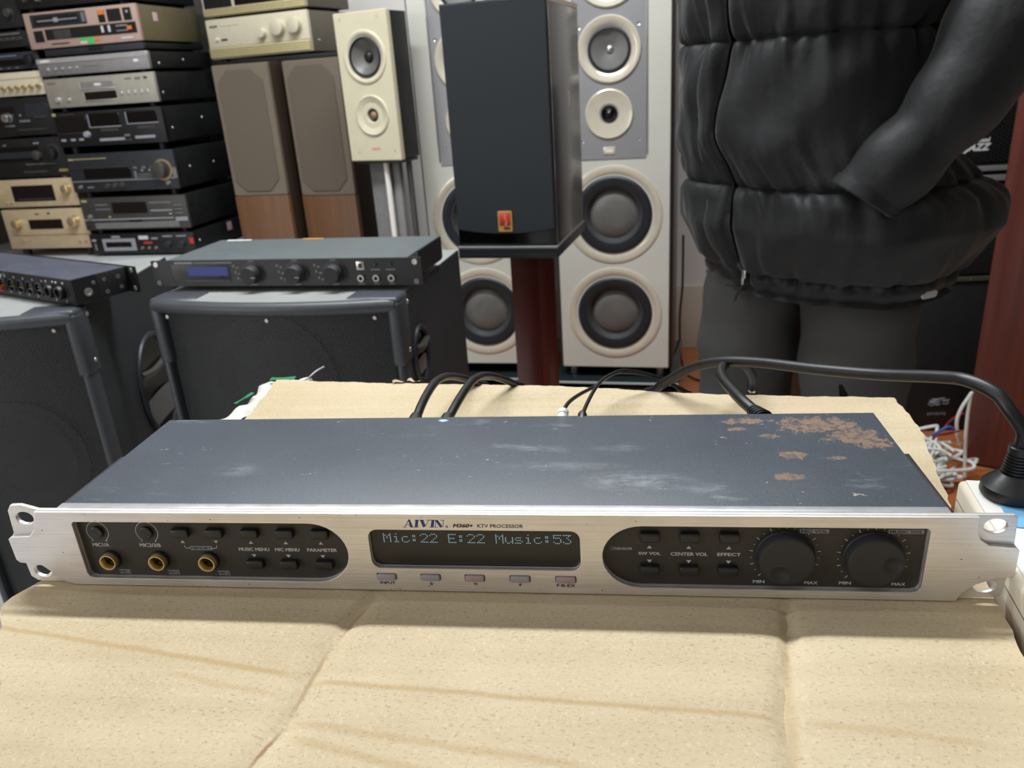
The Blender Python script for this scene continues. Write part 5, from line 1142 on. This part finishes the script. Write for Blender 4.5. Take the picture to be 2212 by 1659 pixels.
# hem band and label
b = MB(); b.grid(lambda u, v: (lambda p: (p[0], p[1], p[2] - (16 * math.cos(u * 6.2831853 - 1.1)) * 0))(jacket_pt(u * 2 * math.pi, 736 + v * 36, -3 + 5 * math.sin(v * 3.14))), 120, 6, cu=True); b.build('hem_band', M['nylon'], jk, smooth=60)
ph_ = 1.42; hp = Vector(jacket_pt(ph_, 752, 11)); tn = (Vector(jacket_pt(ph_ + .03, 752, 4)) - Vector(jacket_pt(ph_ - .03, 752, 4))).normalized()
cgl = curve_plate('hem_label', [rrect(-16, 16, -5.5, 5.5, 5, 5)], -1.2, 1.2, mat('pale_rubber_label', (176, 176, 176), .5), jk, .3, label='small pale oval label')
cgl.location = hp * S; cgl.rotation_euler = (0, 0, ph_)
# sleeves
def sleeve(pts, rad, nm):
    n_ = 60; P_ = [Vector(p) for p in pts]
    b = MB(); rs = list(np.interp(np.linspace(0, 1, (len(P_) - 1) * 14 + 1), np.linspace(0, 1, len(rad)), rad))
    rs = [r_ * (1 + .03 * math.sin(i * .9) + .035 * math.sin(i * .37 + 1) - .09 * math.exp(-(((i % 19) - 9) / 1.6) ** 2)) for i, r_ in enumerate(rs)]
    b.tube(P_, rs, 26, 14); return b.build(nm, M['nylon'], jk, smooth=70)
sleeve([(140, 0, 1405), loc_((640, 905, 1330)), loc_(el) + Vector((0, 0, 20)), loc_((el + wr_) / 2 + Vector((10, -22, -8))), loc_(wr_)], [86, 92, 84, 74, 60, 50], 'sleeve')
sleeve([(-140, 0, 1400), (-222, 10, 1300), (-240, 20, 1120), (-212, -60, 1000), (-165, -95, 925)], [88, 88, 78, 66, 52], 'sleeve')
wl = loc_(wr_); ax = (loc_(wr_) - loc_((el + wr_) / 2)).normalized()
MB().lathe(wl, ax, [(46, -6), (53, -5), (53, 10), (47, 12), (0, 6)], 26).build('cuff', M['nylon'], jk)
# trousers: hips and two legs in one garment
b = MB()
for q in (rl, ll):
    rs = [(100 - 30 * i / 48) * (1 + .03 * math.sin(i * 1.1) + .03 * math.sin(i * .43)) for i in range(49)]
    b.tube(q, rs, 28, 12)
b.lathe((0, 0, 740), (0, 0, 1), [(150, 0), (190, 40), (190, 150), (170, 220), (0, 220)], 36, 1, .78)
b.build('trousers', M['trouser'], pe, smooth=70)
for q in (rl, ll):
    f = q[-1]
    s_ = MB(); s_.grid(lambda u, v: (f.x + (46 - 10 * abs(u - .4)) * math.sin(v * 6.2831853) * (1 if .02 < u < .98 else .3), f.y + 80 - 270 * u, max(0, 44 + (46 - 30 * u) * math.cos(v * 6.2831853))), 16, 20, cv=True)
    s_.build('shoe', M['shoe'], pe, smooth=60)
